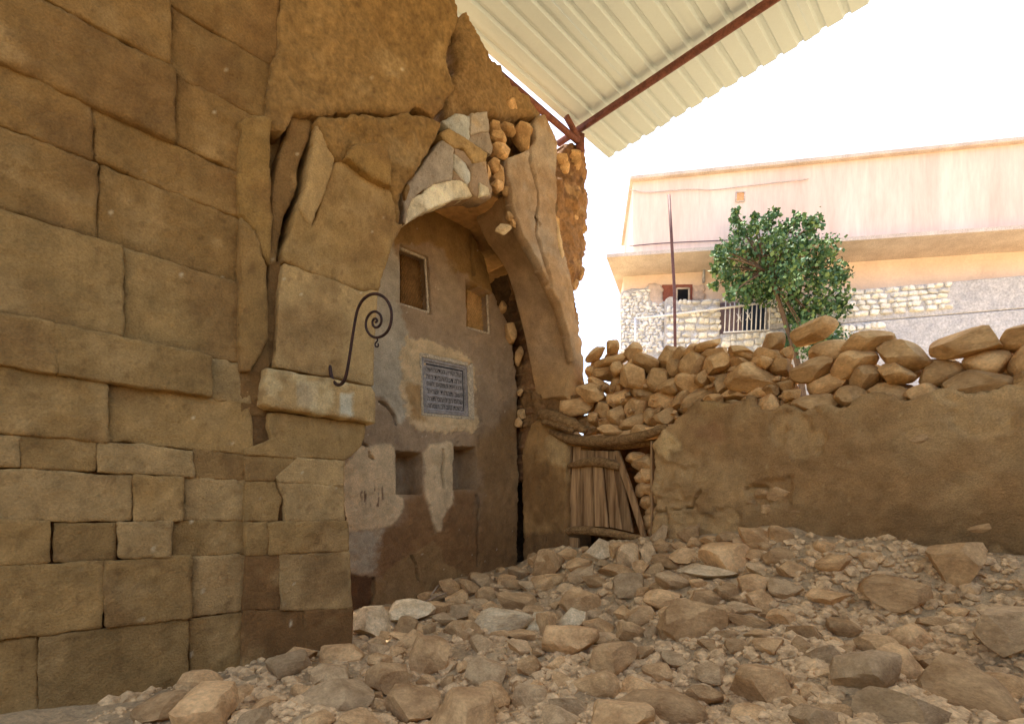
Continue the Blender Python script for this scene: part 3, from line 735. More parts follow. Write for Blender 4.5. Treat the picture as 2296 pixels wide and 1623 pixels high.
sp(Z2([(862, 440), (900, 400), (990, 380), (1005, 560), (1048, 640), (1040, 712), (960, 722), (882, 696), (842, 610), (862, 560)]), PLB, .03, 45, edge=.02, r=.03)
sp(Z2([(942, 590), (1010, 640), (1025, 690), (945, 700)]), WHITE * 1.1, .06, 46, thick=.1, edge=.006)
sp(Z2([(560, 130), (640, 70), (830, 190), (1000, 310), (985, 375), (880, 395), (790, 250), (690, 250), (600, 185)]), OCHL * .95, .04, 47, edge=.016, r=.02)
sp(Z2([(590, 20), (700, -60), (850, -30), (838, 140), (815, 215), (640, 70)]), PLL * .9, .015, 48, edge=.012)
sp(Z2([(856, -50), (1000, -70), (1012, 90), (846, 132)]), PLG, .03, 49, edge=.012)
sp(Z2([(840, 148), (1004, 105), (1045, 250), (1030, 320), (1000, 300), (822, 195)]), PLG * .95, -.01, 50, edge=.012)
relief('broken_top', PA1.off(-.03), [(985, 290), (1010, 200), (1035, 150), (1020, 60), (1050, 20), (1075, 70), (1100, 120), (1128, 140), (1150, 185), (1190, 215), (1205, 245), (1228, 268), (1240, 300), (1180, 262), (1110, 258), (1040, 262)], M_rough, AR, thick=.7, base=S(132, 100, 62, K), hf=rub_h(.12, 3.2, 35), edge=.05, escale=4, rnd_r=.08, seed=36)
for k in range(8):
    t_ = k / 7; x_ = 1020 + 195 * t_ + rq.uniform(-14, 14); y_ = 40 + 205 * t_ + rq.uniform(-8, 40)
    c = PA1.p(x_, y_ + 12, rq.uniform(-.3, -.1)); w_ = rq.uniform(.18, .36)
    rock('stone', 'round', c, w_, w_ * rq.uniform(.55, .85), .3, rq.uniform(-20, 20), AR, i=k)
relief('rubble_core', PA1.off(-.30), Z2([(560, -60), (1500, -40), (1560, 300), (1300, 700), (1100, 760), (800, 560), (600, 420)]), M_rough, AR, thick=.4, base=S(112, 80, 46, K), hf=rub_h(.12, 3.5, 3), edge=.03, seed=51)
def s8c(px, py, P, a, b):
    c = np.broadcast_to(S(146, 116, 86, K), P.shape).copy()
    c = blend(c, PLL * .8, .25 * sm(0, .3, fbm(P, 2.4, 4, 71)))
    c = blend(c, S(140, 106, 72, K), .6 * sm(0, .35, fbm(P, 1.7, 4, 72)))
    c = blend(c, S(158, 122, 84, K), .9 * sm(540, 680, py))
    return blend(c, S(182, 160, 130, K), .4 * sm(.4, .6, fbm(P, 13, 4, 73)))
s8a = Z2([(1190, 345), (1290, 320), (1385, 275), (1400, 400), (1435, 500), (1462, 640), (1466, 780), (1450, 900), (1456, 1060), (1500, 1180), (1560, 1380), (1590, 1480), (1612, 1600), (1480, 1300), (1335, 1045), (1280, 900), (1235, 700), (1200, 500)])
s8b = Z2([(1396, 272), (1450, 190), (1440, 40), (1470, -40), (1540, -60), (1600, 80), (1650, 220), (1655, 300), (1640, 480), (1650, 950), (1720, 1250), (1790, 1500), (1815, 1640), (1816, 1900), (1818, 2140), (1808, 2230), (1760, 2000), (1690, 1740), (1622, 1600), (1600, 1480), (1570, 1380), (1512, 1180), (1466, 1060), (1460, 900), (1476, 780), (1472, 640), (1446, 500), (1412, 400)])
s8 = s8a[:3] + s8b[1:17] + Z2([(1760, 2000), (1690, 1740), (1622, 1600), (1480, 1300), (1335, 1045), (1280, 900), (1235, 700), (1200, 500)])
s8line = Z2([(1385, 240), (1400, 400), (1440, 500), (1467, 640), (1471, 780), (1455, 900), (1461, 1060), (1506, 1180), (1565, 1380), (1595, 1480), (1600, 1540)])
s8l2 = Z2([(1250, 640), (1340, 700), (1460, 770)])
def s8h(px, py, P, a, b):
    d_ = ldist(px, py, s8line) + 2.2 * fbm(P, 14, 3, 141)
    side = sm(-30, 30, px - np.interp(py, [p[1] for p in s8line], [p[0] for p in s8line]))
    return .025 * fbm(P, 2.5, 4, 60) - .012 * sm(-.02, .02, side - .5) - .05 * sm(4.0, 1.6, d_) + .012 * sm(.0, .15, fbm(P, 3.2, 4, 142))
relief('plaster_slab', PA1.off(.03), s8, M_wall, AR, thick=.14, hf=s8h, cf=s8c, edge=.007, rnd_r=.012, seed=60, res=.016)
relief('plaster_slab', PA1.off(.05), Z2([(1655, 930), (1700, 1100), (1725, 1250), (1700, 1300), (1660, 1100)]), M_wall, AR, thick=.1, base=PALE, seed=62, res=.018)
relief('rubble_core', PA1.off(-.2), Z2([(1215, 360), (1440, 260), (1450, -30), (1540, -40), (1630, 220), (1640, 950), (1700, 1250), (1775, 1500), (1800, 1700), (1740, 1700), (1640, 1450), (1480, 1130), (1330, 900), (1260, 640)]), M_rough, AR, thick=.5, base=S(118, 88, 54, K), hf=rub_h(.05, 5, 93), edge=.03, seed=93)
# right belt (intrados) between niche and face
front = [PA1.p(*p) for p in [(1148, 432), (1150, 445), (1160, 485), (1173, 520), (1214, 588), (1229, 612), (1243, 660), (1260, 687), (1280, 749), (1289, 790), (1290, 815), (1286, 843), (1279, 866), (1272, 884)]]
PAi = PA.off(.3)
inner = [PAi.p(*p) for p in [(1068, 452), (1069, 475), (1070, 495), (1081, 534), (1117, 578), (1134, 605), (1144, 631), (1164, 698), (1179, 764), (1189, 806), (1194, 836), (1198, 862), (1200, 880), (1202, 897)]]
nf = 110
FR, IN = smoothline(front, nf, 2), smoothline(inner, nf, 2)
tt = np.linspace(0, .88, 40)[None, :, None]
PPb = IN[:, None] * (1 - tt) + FR[:, None] * tt
up_w = sm(.30, .12, np.linspace(0, 1, nf))[:, None]
n_out = np.cross(np.gradient(PPb, axis=0), np.gradient(PPb, axis=1)); n_out /= np.linalg.norm(n_out, axis=2, keepdims=True)
sgn = 1 if np.dot(n_out[60, 20], np.array([0, 0, -1.0]) - U * .2 * 0 + (-U)) > 0 else -1
PPb = PPb + sgn * n_out * ((.022 * fbm(PPb, 1.5, 4, 80) + .01 * fbm(PPb, 6, 3, 82)) + up_w * .05 * fbm(PPb, 5, 5, 81))[..., None]
cb = np.broadcast_to(S(160, 124, 86, K), PPb.shape).copy()
cb = blend(cb, S(150, 122, 94, K), .8 * sm(0, .3, fbm(PPb, 1.2, 4, 83)))
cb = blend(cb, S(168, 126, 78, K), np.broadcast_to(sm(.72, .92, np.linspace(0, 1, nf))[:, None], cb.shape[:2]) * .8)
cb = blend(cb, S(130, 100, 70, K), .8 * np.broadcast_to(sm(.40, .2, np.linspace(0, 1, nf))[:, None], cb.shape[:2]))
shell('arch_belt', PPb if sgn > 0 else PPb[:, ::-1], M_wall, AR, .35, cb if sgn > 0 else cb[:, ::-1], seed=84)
# left belt: soffit under the white plaster edge
fl = smoothline([PA1.p(*p) for p in [(901, 506), (915, 492), (935, 476), (960, 464), (985, 456), (1020, 446), (1050, 441), (1085, 439), (1106, 437)]], 50, 1)
tb = np.linspace(.07, .24, 16)[None, :, None]
PL_ = fl[:, None] - V * tb
PL_ = PL_ + ZZ * (.015 * fbm(PL_, 3, 4, 85))[..., None]
nn_ = np.cross(np.gradient(PL_, axis=0), np.gradient(PL_, axis=1))
fl2 = nn_[25, 8, 2] > 0
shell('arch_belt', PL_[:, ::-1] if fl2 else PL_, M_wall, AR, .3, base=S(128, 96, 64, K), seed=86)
box('niche_shade_cover', PA.at(1.2, 5.12, -.35), U, V, ZZ, 2.5, 2.2, .24, M_rockd, AR)  # flat soffit over the niche, extended back unseen to block sky light
box('niche_shade_cover', PA.at(-.25, 5.15, -.62), U, V, ZZ, .6, 1.7, .24, M_rockd, AR)  # second cover, added unseen to stop light leaking into the crack
# stones lodged in the crack
def crackstone(f, x, y, w, h, pl, kind='rub', rot=0, hh=0.0, dp=None, parent=None):
    (cx, cy), = f([(x, y)]); k = f([(1, 0)])[0][0] - f([(0, 0)])[0][0]
    c = pl.p(cx, cy, hh); s_ = c[1] / F0 * k
    return rock('stone', kind, c, w * s_ * 1.04, h * s_ * 1.04, (dp or (w + h) / 2) * s_, rot, parent or AR, yaw=rnd.uniform(-.3, .3))
for x, y, w, h, rt in ((1340, 140, 200, 240, 10), (1145, 275, 200, 150, -8), (1130, 150, 170, 110, 20), (1090, 60, 130, 130, 0), (1220, 60, 170, 110, 30), (1090, 400, 120, 120, 15), (1140, 500, 110, 160, -10), (1110, 590, 130, 110, 20),
                     (1030, 470, 70, 120, 0), (1200, 640, 90, 90, 0), (1400, 60, 130, 120, 0), (1240, 880, 80, 90, 0), (1270, 940, 70, 80, 10)):
    crackstone(Z2, x, y, w, h, PA1, 'rub', rt, -.06)
crackstone(Z2, 870, 815, 110, 90, PA.off(.35), 'rub', 0, 0)
crackstone(Z2, 1215, 975, 150, 100, PA1, 'rubp', 10, -.12, 40)
for x, y, w, h, rt in ((60, 400, 80, 120, 8), (125, 640, 105, 180, -8), (205, 850, 80, 190, 2), (270, 1150, 60, 170, 0), (190, 1195, 55, 70, 0), (275, 1310, 70, 90, 0), (215, 1400, 80, 100, 0), (180, 1470, 70, 100, 0), (330, 1340, 70, 90, 10), (390, 1330, 80, 90, -15)):
    crackstone(C1, x, y, w, h, PA.off(.12), 'dry', rt, rnd.uniform(-.16, -.04), parent=AR)
relief('rubble_core', PA.off(-1.25), [(900, 1300), (880, 380), (1240, 380), (1240, 1300)], M_rough, AR, thick=.3, base=S(64, 47, 31, K), hf=rub_h(.14, 5, 90), edge=.03, seed=90, res=.04)  # backing tinted dark, painting in the shade of the open crack
relief('rubble_core', Pl(C0 + U * .35, V, ZZ, -U), [(1060, 1290), (1050, 380), (1235, 380), (1240, 600), (1232, 900), (1228, 1290)], M_rough, AR, thick=.3, base=S(64, 47, 31, K), hf=rub_h(.14, 5, 94), edge=.03, seed=94, res=.03)  # side backing added to shut light out, crack shade put in its colour
relief('rubble_core', PB.off(-.06), [(1172, 960), (1170, 900), (1176, 870), (1210, 885), (1262, 880), (1285, 890), (1262, 935), (1225, 950)], M_rough, AR, thick=.4, base=S(120, 86, 50, K), hf=rub_h(.07, 6, 92), edge=.03, seed=92)

# ------------------------------------------------------------------ broken wall stub behind the arch
ST = thing('broken_wall_stub', 'rough brown end of a broken rubble wall rising behind the arch', 'wall', PA.at(-.8, 0, .5))
PS = PA.off(.45)
stub = Z3([(-70, 300), (20, 335), (70, 292), (150, 262), (230, 242), (290, 252), (300, 350), (312, 430), (340, 510), (328, 560), (380, 650), (360, 700), (340, 760), (350, 870), (328, 930), (340, 980), (300, 1010), (290, 1120), (262, 1200), (250, 1350), (260, 1420), (230, 1490), (200, 1580), (190, 1640), (190, 1750), (205, 1850), (190, 2000), (200, 2180), (230, 2400), (200, 3300), (-80, 3300)])
def stub_h(px, py, P, a, b): return .16 * fbm(P, 2.2, 5, 95, .6) + .06 * fbm(P, 9, 4, 96) - .10 * sm(1300, 1335, px)
def stub_c(px, py, P, a, b):
    c = np.broadcast_to(S(136, 98, 62, K), P.shape).copy()
    c = blend(c, S(108, 76, 50, K), sm(-.1, .3, fbm(P, 2.5, 4, 97)))
    return blend(c, S(160, 124, 84, K), .7 * sm(.15, .4, fbm(P, 5, 4, 98)))
relief('rubble_masonry', PS, stub, M_rough, ST, thick=.7, res=.025, hf=stub_h, cf=stub_c, edge=.05, escale=5, rnd_r=.07, seed=95, grow=.05)
for x, y, w, h in ((190, 320, 190, 120), (80, 350, 140, 110), (200, 400, 160, 100), (250, 1420, 110, 120), (110, 440, 120, 90), (215, 1520, 70, 90), (120, 700, 90, 80), (200, 900, 100, 80), (220, 640, 90, 90), (150, 1180, 90, 80), (150, 1650, 60, 90), (150, 2000, 60, 90)):
    crackstone(Z3, x, y, w, h, PS, 'round', rnd.uniform(-15, 15), -.06, parent=ST)

# ------------------------------------------------------------------ door wall
DW = thing('door_wall', 'ochre mud-plastered wall with a doorway under bent timber lintels', 'wall', PB.at(2.9, 0))
def dw_c(px, py, P, a, b):
    c = np.broadcast_to(S(158, 122, 78, K), P.shape).copy()
    c = blend(c, S(142, 104, 62, K), .8 * sm(-.05, .3, fbm(P, 1.6, 4, 101)))
    c = blend(c, S(182, 146, 96, K), .8 * msk(px, py, P, B1([(1010, 1160), (1120, 1010), (1290, 1140), (1290, 1240), (1180, 1230), (1150, 1310), (1080, 1250)]), 3, 8, 6, 102))
    c = blend(c, S(160, 126, 76, K), .6 * msk(px, py, P, B1([(1390, 770), (1480, 750), (1700, 790), (1680, 830), (1500, 830)]), 4, 9, 6, 103))
    c = blend(c, S(136, 92, 58, K), .5 * msk(px, py, P, B1([(1350, 1010), (1560, 970), (1640, 1100), (1400, 1110)]), 10, 14, 5, 104))
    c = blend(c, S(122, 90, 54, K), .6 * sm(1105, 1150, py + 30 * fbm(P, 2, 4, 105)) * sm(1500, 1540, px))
    c = blend(c, S(176, 138, 90, K), .6 * sm(.12, .18, fbm(P, 1.5, 4, 155)))
    c = blend(c, S(124, 90, 54, K), .5 * sm(.15, .45, fbm(P * np.array([1, 1, .35]), 3.0, 4, 157)))
    return blend(c, S(170, 138, 92, K), .6 * sm(.5, .62, fbm(P, 15, 4, 106)))
dcr = [B2([(1200, 510), (1160, 570), (1130, 630)]), B2([(1130, 630), (1000, 650), (850, 670)]), B2([(935, 640), (945, 760)]), B2([(1540, 490), (1620, 470), (1700, 480)])]
def dw_h(px, py, P, a, b):
    h = .045 * fbm(P, 1.1, 4, 107) + .012 * fbm(P, 5, 4, 108)
    h = h + .02 * msk(px, py, P, B1([(1010, 1160), (1120, 1010), (1290, 1140), (1290, 1240), (1180, 1230), (1150, 1310), (1080, 1250)]), 1.5, 8, 6, 102)
    h = h - .05 * msk(px, py, P, B2([(1540, 500), (1640, 440), (1900, 400), (1900, 640), (1640, 620)]), 5, 9, 5, 109) * (1 + fbm(P, 7, 3, 6))
    h = h - .03 * sm(.12, .18, fbm(P, 1.5, 4, 155)) * (1 + .8 * fbm(P, 12, 3, 156))
    for c_ in dcr: h = h - .08 * sm(2.8, .8, ldist(px, py, c_) + 2.0 * fbm(P, 16, 3, 41))
    return h
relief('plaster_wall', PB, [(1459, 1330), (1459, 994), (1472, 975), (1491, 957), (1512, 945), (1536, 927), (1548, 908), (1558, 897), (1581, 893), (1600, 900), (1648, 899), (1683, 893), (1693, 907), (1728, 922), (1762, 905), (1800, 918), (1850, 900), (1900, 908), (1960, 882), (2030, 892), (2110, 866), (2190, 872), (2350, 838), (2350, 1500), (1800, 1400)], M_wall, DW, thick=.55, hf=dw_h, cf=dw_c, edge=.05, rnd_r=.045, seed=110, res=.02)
def jamb_c(px, py, P, a, b):
    c = np.broadcast_to(S(150, 112, 66, K), P.shape).copy()
    c = blend(c, S(168, 134, 88, K), .85 * msk(px, py, P, B2([(40, 100), (110, 110), (200, 170), (180, 300), (60, 290)]), 8, 12, 4, 111))
    c = blend(c, S(112, 78, 42, K), .7 * sm(.0, .3, fbm(P, 1.8, 4, 112)))
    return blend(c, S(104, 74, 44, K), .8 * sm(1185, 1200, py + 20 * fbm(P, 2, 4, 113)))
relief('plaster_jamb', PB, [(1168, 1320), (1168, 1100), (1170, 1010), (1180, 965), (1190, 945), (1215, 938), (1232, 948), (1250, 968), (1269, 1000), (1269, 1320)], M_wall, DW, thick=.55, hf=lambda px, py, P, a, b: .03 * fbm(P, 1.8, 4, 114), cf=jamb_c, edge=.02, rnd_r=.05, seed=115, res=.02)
for k, (x_, y_, w_, h_) in enumerate(((1702, 1110, 40, 26), (1716, 1140, 34, 22), (1680, 1128, 26, 18), (1745, 1105, 48, 30), (1790, 1150, 50, 32), (1850, 1120, 46, 30), (1760, 1180, 40, 26), (1925, 1150, 70, 40), (2020, 1190, 70, 44), (2100, 1120, 60, 40), (2230, 1180, 90, 54), (1900, 985, 44, 26), (2060, 980, 54, 30))):
    c = PB.p(x_, y_, -.115); s_ = c[1] / F0
    rock('stone', 'round', c, w_ * s_ * 1.2, h_ * s_ * 1.2, .26, rnd.uniform(-12, 12), DW, yaw=-.7, i=k)
# backing added behind the doorway so no light leaks through
relief('doorway_backing', PB.off(-.75), [(1255, 1320), (1262, 985), (1470, 985), (1475, 1320)], M_rough, DW, thick=.5, base=OCHD * .7, hf=rub_h(.1, 4, 116), edge=.02, seed=116)
box('jamb_filling', PB.p(1370, 985, -.42) + ZZ * .06, V, U, ZZ, 1.5, .6, .1, M_rockd, DW)
# lintels
def log(name, f, pts, rads, pl, hh, parent, m=None, seed=0):
    P = smoothline([pl.p(*f([p])[0], hh) for p in pts], 40, 2)
    k = f([(1, 0)])[0][0] - f([(0, 0)])[0][0]
    rr = np.interp(np.linspace(0, 1, 40), np.linspace(0, 1, len(rads)), rads) * k * P[:, 1] / F0
    # end roughness
    return tube(name, P, rr, m or M_woodh, parent, k=14, wob=.22, seed=seed)
log('lintel_beam', B1, [(90, 1040), (250, 1112), (500, 1132), (750, 1118), (930, 1075), (1130, 1000)], (30, 46, 50, 48, 44, 36), PB, -.02, DW, seed=3)
log('lintel_beam', B1, [(150, 1085), (400, 1150), (650, 1165), (950, 1110)], (22, 32, 30, 24), PB, -.25, DW, seed=4)
log('timber_end', B1, [(20, 890), (130, 915), (260, 965), (420, 1035)], (52, 62, 60, 34), PB, .02, DW, seed=5)
log('timber_end', B1, [(60, 960), (180, 985), (330, 1045)], (26, 30, 20), PB, .07, DW, seed=6)

# dry stone courses above the doorway
DS = thing('dry_stone_wall', 'loose wall of stacked tan boulders above the doorway, gaps showing daylight', 'wall', PB.at(2.2, 2.0))
dry = [(420, 330, 180, 90, -35), (600, 262, 100, 105, 0), (720, 285, 145, 150, 0), (560, 382, 290, 75, -8), (722, 425, 110, 115, 20), (870, 400, 230, 115, 25), (1030, 335, 150, 200, 10), (1175, 318, 125, 125, 0), (1290, 295, 110, 95, 0),
       (1450, 252, 200, 65, -10), (1480, 305, 230, 75, -8), (1320, 420, 225, 195, 10), (1130, 435, 145, 180, -15), (1530, 412, 185, 185, 20), (1740, 310, 190, 75, 15), (1810, 360, 340, 95, 25), (1745, 405, 210, 75, 25),
       (2035, 215, 150, 175, 0), (1995, 330, 210, 135, 30), (1945, 405, 160, 95, 20), (350, 470, 110, 90, 0), (470, 482, 200, 110, -10), (640, 462, 130, 110, 0), (430, 592, 200, 88, 25), (590, 580, 150, 145, 0), (780, 520, 225, 195, 10),
       (985, 550, 215, 195, 0), (1110, 612, 185, 125, 10), (1265, 570, 250, 175, 20), (1390, 545, 125, 130, 0), (1530, 592, 190, 175, 0), (1860, 550, 410, 215, 12), (400, 682, 230, 155, 12), (600, 712, 200, 155, 0), (810, 672, 210, 148, 10),
       (990, 732, 208, 175, 0), (1180, 732, 200, 155, -25), (1340, 722, 340, 175, -28), (1700, 672, 310, 105, 0), (1900, 692, 180, 105, 10), (2020, 662, 130, 85, 0), (260, 812, 285, 155, 0), (482, 822, 145, 145, 0), (760, 812, 210, 175, 0),
       (900, 882, 155, 165, 0), (1052, 890, 238, 165, -5), (1232, 902, 215, 125, -25), (1640, 762, 150, 75, 0), (1790, 742, 120, 75, 0), (2005, 772, 150, 160, 0), (492, 932, 125, 115, 0), (602, 882, 165, 188, 0), (742, 952, 215, 118, -20),
       (402, 912, 95, 95, 0), (1022, 1002, 200, 98, -5), (832, 1032, 200, 118, 5), (592, 1022, 250, 98, 0), (1500, 740, 150, 80, 0), (2110, 420, 150, 120, 15), (2120, 600, 130, 120, 0), (2140, 760, 130, 120, 0), (2130, 300, 120, 100, 10), (2200, 700, 110, 90, 20), (2190, 820, 120, 90, 10)]
(bx0, by0) = B1([(0, 0)])[0]
kB = .25005
for i, (x, y, w, h, rt) in enumerate(dry):
    (cx, cy), = B1([(x, y)])
    hh = rnd.uniform(-.3, -.12)
    c = PB.p(cx, cy, hh); s_ = c[1] / F0 * kB
    rock('stone', 'dry', c, w * s_ * 1.16, h * s_ * 1.16, max(.3, min(.6, (w + h) / 2 * s_ * 1.2)), rt, DS, yaw=rnd.uniform(-.35, -.05), i=i)
rdx = random.Random(77)
for row in range(5):
    a_ = 3.62 + .12 * (row % 2)
    while a_ < 5.7:
        w_ = rdx.uniform(.2, .42); h_ = rdx.uniform(.16, .24)
        if a_ > 4.3 and row > 2: a_ += w_; continue
        if row < 4 or rdx.random() < .6:
            c = PB.at(a_ + w_ / 2, 2.27 + row * .165 - .04 * (a_ - 3.5) + rdx.uniform(-.02, .02), rdx.uniform(-.3, -.14))
            rock('stone', 'dry', c, w_ * 1.08, h_ * 1.1, rdx.uniform(.3, .45), rdx.uniform(-14, 14), DS, yaw=rdx.uniform(-.9, -.5))
            if row < 2: rock('stone', 'dry', c + U * .28 + ZZ * .05, w_ * 1.1, h_ * 1.1, .3, rdx.uniform(-14, 14), DS, yaw=-.7)
        a_ += w_ * .97
dpoly = [(330, 430), (560, 350), (900, 380), (1050, 330), (1300, 300), (1550, 330), (1700, 330), (1950, 360), (2150, 330), (2230, 820), (1900, 800), (1500, 780), (1330, 880), (1100, 1030), (800, 1090), (480, 1060), (250, 1000), (180, 800), (300, 600)]
rd = random.Random(21)
for i, (x, y, w, h) in enumerate(((340, 395, 110, 100), (330, 480, 120, 110), (370, 440, 130, 90), (300, 700, 130, 130), (430, 420, 150, 80), (480, 330, 120, 80), (520, 985, 120, 100), (330, 960, 150, 110), (560, 1040, 200, 70), (300, 1000, 160, 90), (400, 985, 110, 70), (250, 920, 160, 110), (340, 560, 120, 110), (330, 650, 130, 120))):
    (cx, cy), = B1([(x, y)]); c = PB.p(cx, cy, -.4); s_ = c[1] / F0 * kB
    rock('stone', 'dry', c, w * s_ * 1.1, h * s_ * 1.1, .34, rd.uniform(-15, 15), DS, i=i)
for yy in range(400, 1080, 95):
    for xx in range(200, 2250, 125):
        x, y = xx + rd.uniform(-35, 35), yy + rd.uniform(-25, 25)
        if sdist(np.array([x * 1.0]), np.array([y * 1.0]), dpoly)[0] < 30: continue
        (cx, cy), = B1([(x, y)]); c = PB.p(cx, cy, -.5 + rd.uniform(-.05, .05)); s_ = c[1] / F0 * kB
        rock('stone', 'dry', c, rd.uniform(120, 175) * s_, rd.uniform(95, 130) * s_, .3, rd.uniform(-20, 20), DS, i=xx + yy)

for k in range(90):
    x, y = rd.uniform(260, 2200), rd.uniform(420, 1050)
    if sdist(np.array([x]), np.array([y]), dpoly)[0] < 40: continue
    (cx, cy), = B1([(x, y)]); c = PB.p(cx, cy, rd.uniform(-.2, -.1)); s_ = c[1] / F0 * kB
    rock('stone', 'small', c, rd.uniform(40, 75) * s_, rd.uniform(30, 55) * s_, .12, rd.uniform(-30, 30), DS, i=k)
# stones heaped behind the leaning door
for i, (x, y, w, h) in enumerate(((730, 290, 200, 130), (760, 370, 150, 140), (770, 475, 150, 100), (740, 590, 120, 120), (780, 680, 110, 120), (640, 250, 120, 80), (790, 800, 90, 120), (700, 490, 110, 100), (700, 390, 120, 100), (790, 560, 100, 90), (760, 740, 110, 110))):
    (cx, cy), = B2([(x, y)]); c = PB.p(cx, cy, -.24); s_ = c[1] / F0 * .2983
    o = rock('fallen_stone', 'dry', c, w * s_ * 1.15, h * s_ * 1.15, .3, rnd.uniform(-15, 15), None, i=i)
    tag(o, 'tan stone heaped in the doorway behind the leaning plank door', 'stone', 'stones heaped behind the door')

# ------------------------------------------------------------------ plank door
DR = thing('plank_door', 'weathered wooden plank door sagging askew in the doorway', 'door', PB.p(1350, 1215, -.1))
PD = PB.off(-.08)
prism('frame_post', PD, B2([(207, 172), (236, 172), (196, 905), (187, 905)]), M_wood, DR, h0=.01, thick=.1)
prism('frame_post', PD, B2([(828, 130), (842, 130), (842, 860), (828, 860)]), M_wood, DR, h0=.0, thick=.1)
pl_ = [[(248, 172), (304, 172), (296, 775), (203, 778)], [(307, 262), (394, 262), (411, 775), (301, 775)], [(400, 262), (466, 264), (514, 782), (417, 775)], [(472, 264), (535, 266), (612, 800), (520, 782)], [(542, 266), (586, 268), (700, 822), (619, 801)]]
for i, p_ in enumerate(pl_):
    prism('plank', PD, B2(p_), M_wood, DR, h0=-.01 + .012 * (i % 3), thick=.035)
prism('edge_board', PD, B2([(566, 205), (596, 207), (640, 330), (720, 560), (800, 850), (765, 845), (690, 610), (612, 380)]), M_wood, DR, h0=.03, thick=.05)
for i in range(5):
    x0 = 302 + i * 53
    prism('plank', PD, B2([(x0, 200 + 2 * i), (x0 + 51, 202 + 2 * i), (x0 + 53, 275), (x0 + 2, 275)]), M_wood, DR, h0=.0 + .006 * (i % 2), thick=.03)
log('cross_rail', B2, [(225, 322), (320, 300), (400, 285), (500, 298), (608, 330)], (16, 30, 36, 36, 30), PD, .03, DR, seed=7)
log('cross_rail', B2, [(196, 808), (330, 800), (500, 818), (650, 845), (785, 862)], (30, 32, 32, 30, 20), PD, .02, DR, seed=8)
prism('sill_board', PD, B2([(200, 850), (290, 862), (288, 935), (198, 925)]), M_wood, DR, h0=.02, thick=.05)

# ------------------------------------------------------------------ iron scroll bracket
HK = thing('iron_lamp_hook', 'rusty iron lamp bracket curling into a spiral on the stone pier', 'hook', PA1.p(*Z4([(705, 965)])[0]))
hk0 = PA1.p(*Z4([(705, 965)])[0])
PHK = Pl(hk0, V, ZZ, -U)
hp = [(705, 962), (712, 1030), (735, 1100), (780, 1140), (830, 1112), (858, 1035), (885, 880), (905, 740), (930, 580), (955, 440), (1000, 350), (1060, 300), (1125, 285), (1190, 305), (1245, 360), (1275, 440), (1277, 530), (1252, 620), (1200, 678), (1130, 700), (1070, 670), (1036, 605), (1038, 530), (1072, 470), (1120, 447), (1165, 470), (1186, 520), (1176, 572), (1140, 606), (1106, 592), (1095, 552), (1110, 520), (1136, 518), (1145, 545), (1126, 552)]
HP = smoothline([PHK.p(*p) for p in Z4(hp)], 190, 2)
HP = np.vstack([hk0 - V * .06, HP])
tube('scroll_rod', HP, np.interp(np.linspace(0, 1, len(HP)), [0, .25, 1], [.016, .012, .009]), M_iron, HK, k=8)
tube('s_hook', smoothline([PHK.p(*p) for p in Z4([(1132, 692), (1148, 712), (1142, 728), (1124, 745), (1122, 768), (1138, 784), (1156, 772), (1150, 748)])], 30, 2), .006, M_iron, HK, k=6)

# ------------------------------------------------------------------ steel shelter roof
RH = 6.0
Kc = W(1365, 355, F0 * RH / (HY - 355))
SH = thing('shelter_roof', 'cream corrugated sheet shelter roof on red steel tubes above the ruin', 'roof', Kc)
def sheet(v0, v1, u0, u1, parent):
    per = .25
    prof = []
    x = v0
    while x < v1 - 1e-6:
        prof += [(x, 0), (x + .10 * 1, 0), (x + .125, .035), (x + .165, .035), (x + .19, 0)]
        x += per
    prof.append((v1 + .02, 0)); zo = .008 * (int(round(v0)) % 2)
    Pf = []
    for (vv, hz) in prof:
        Pf.append([Kc + V * vv - U * u0 + ZZ * (hz + zo), Kc + V * vv - U * u1 + ZZ * (hz + zo)])
    P = np.array(Pf); n = len(P); idx = np.arange(2 * n).reshape(n, 2)
    f = np.stack([idx[:-1, 0], idx[1:, 0], idx[1:, 1], idx[:-1, 1]], 1)
    Vv = np.concatenate([P.reshape(-1, 3), P.reshape(-1, 3) + ZZ * .004])
    ring = np.concatenate([idx[:, 0], idx[::-1, 1]]); r2 = np.roll(ring, -1)
    side = np.stack([ring, r2, r2 + 2 * n, ring + 2 * n], 1)
    return mesh('corrugated_sheet', Vv, np.concatenate([f, side, f[:, ::-1] + 2 * n]), M_sheet, parent, False)
for i in range(7): sheet(i * 1.0, (i + 1) * 1.0, 0, 8.0, SH)
zb = -.12
pu0 = W(1252, 322, F0 * (RH + zb) / (HY - 322))
tube('purlin', [pu0, pu0 + V * 8.0], .05, M_red, SH, k=8)
tube('purlin', [pu0 - U * 3.6, pu0 - U * 3.6 + V * 8.0], .05, M_red, SH, k=8)
j0 = W(1301, 322, 7.75)
topst = PS.p(1298, 338, -.1)
tube('strut', [topst - ZZ * .2, j0], .05, M_red, SH, k=8)
tube('rafter', [j0, j0 - U * 2.0 + ZZ * .02], .045, M_red, SH, k=8)
tube('rafter', [j0 + ZZ * .02, W(1270, 262, 7.45)], .045, M_red, SH, k=8)
tube('tie_plate', [j0 - ZZ * .1, j0 + ZZ * .12], .07, M_red, SH, k=6)
for vv, uu in ((6.8, .9), (6.8, 6.5)):
    b0 = Kc + V * vv - U * uu
    tube('post', [np.array([b0[0], b0[1], -.3]), b0 + ZZ * zb], .06, M_red, SH, k=10)

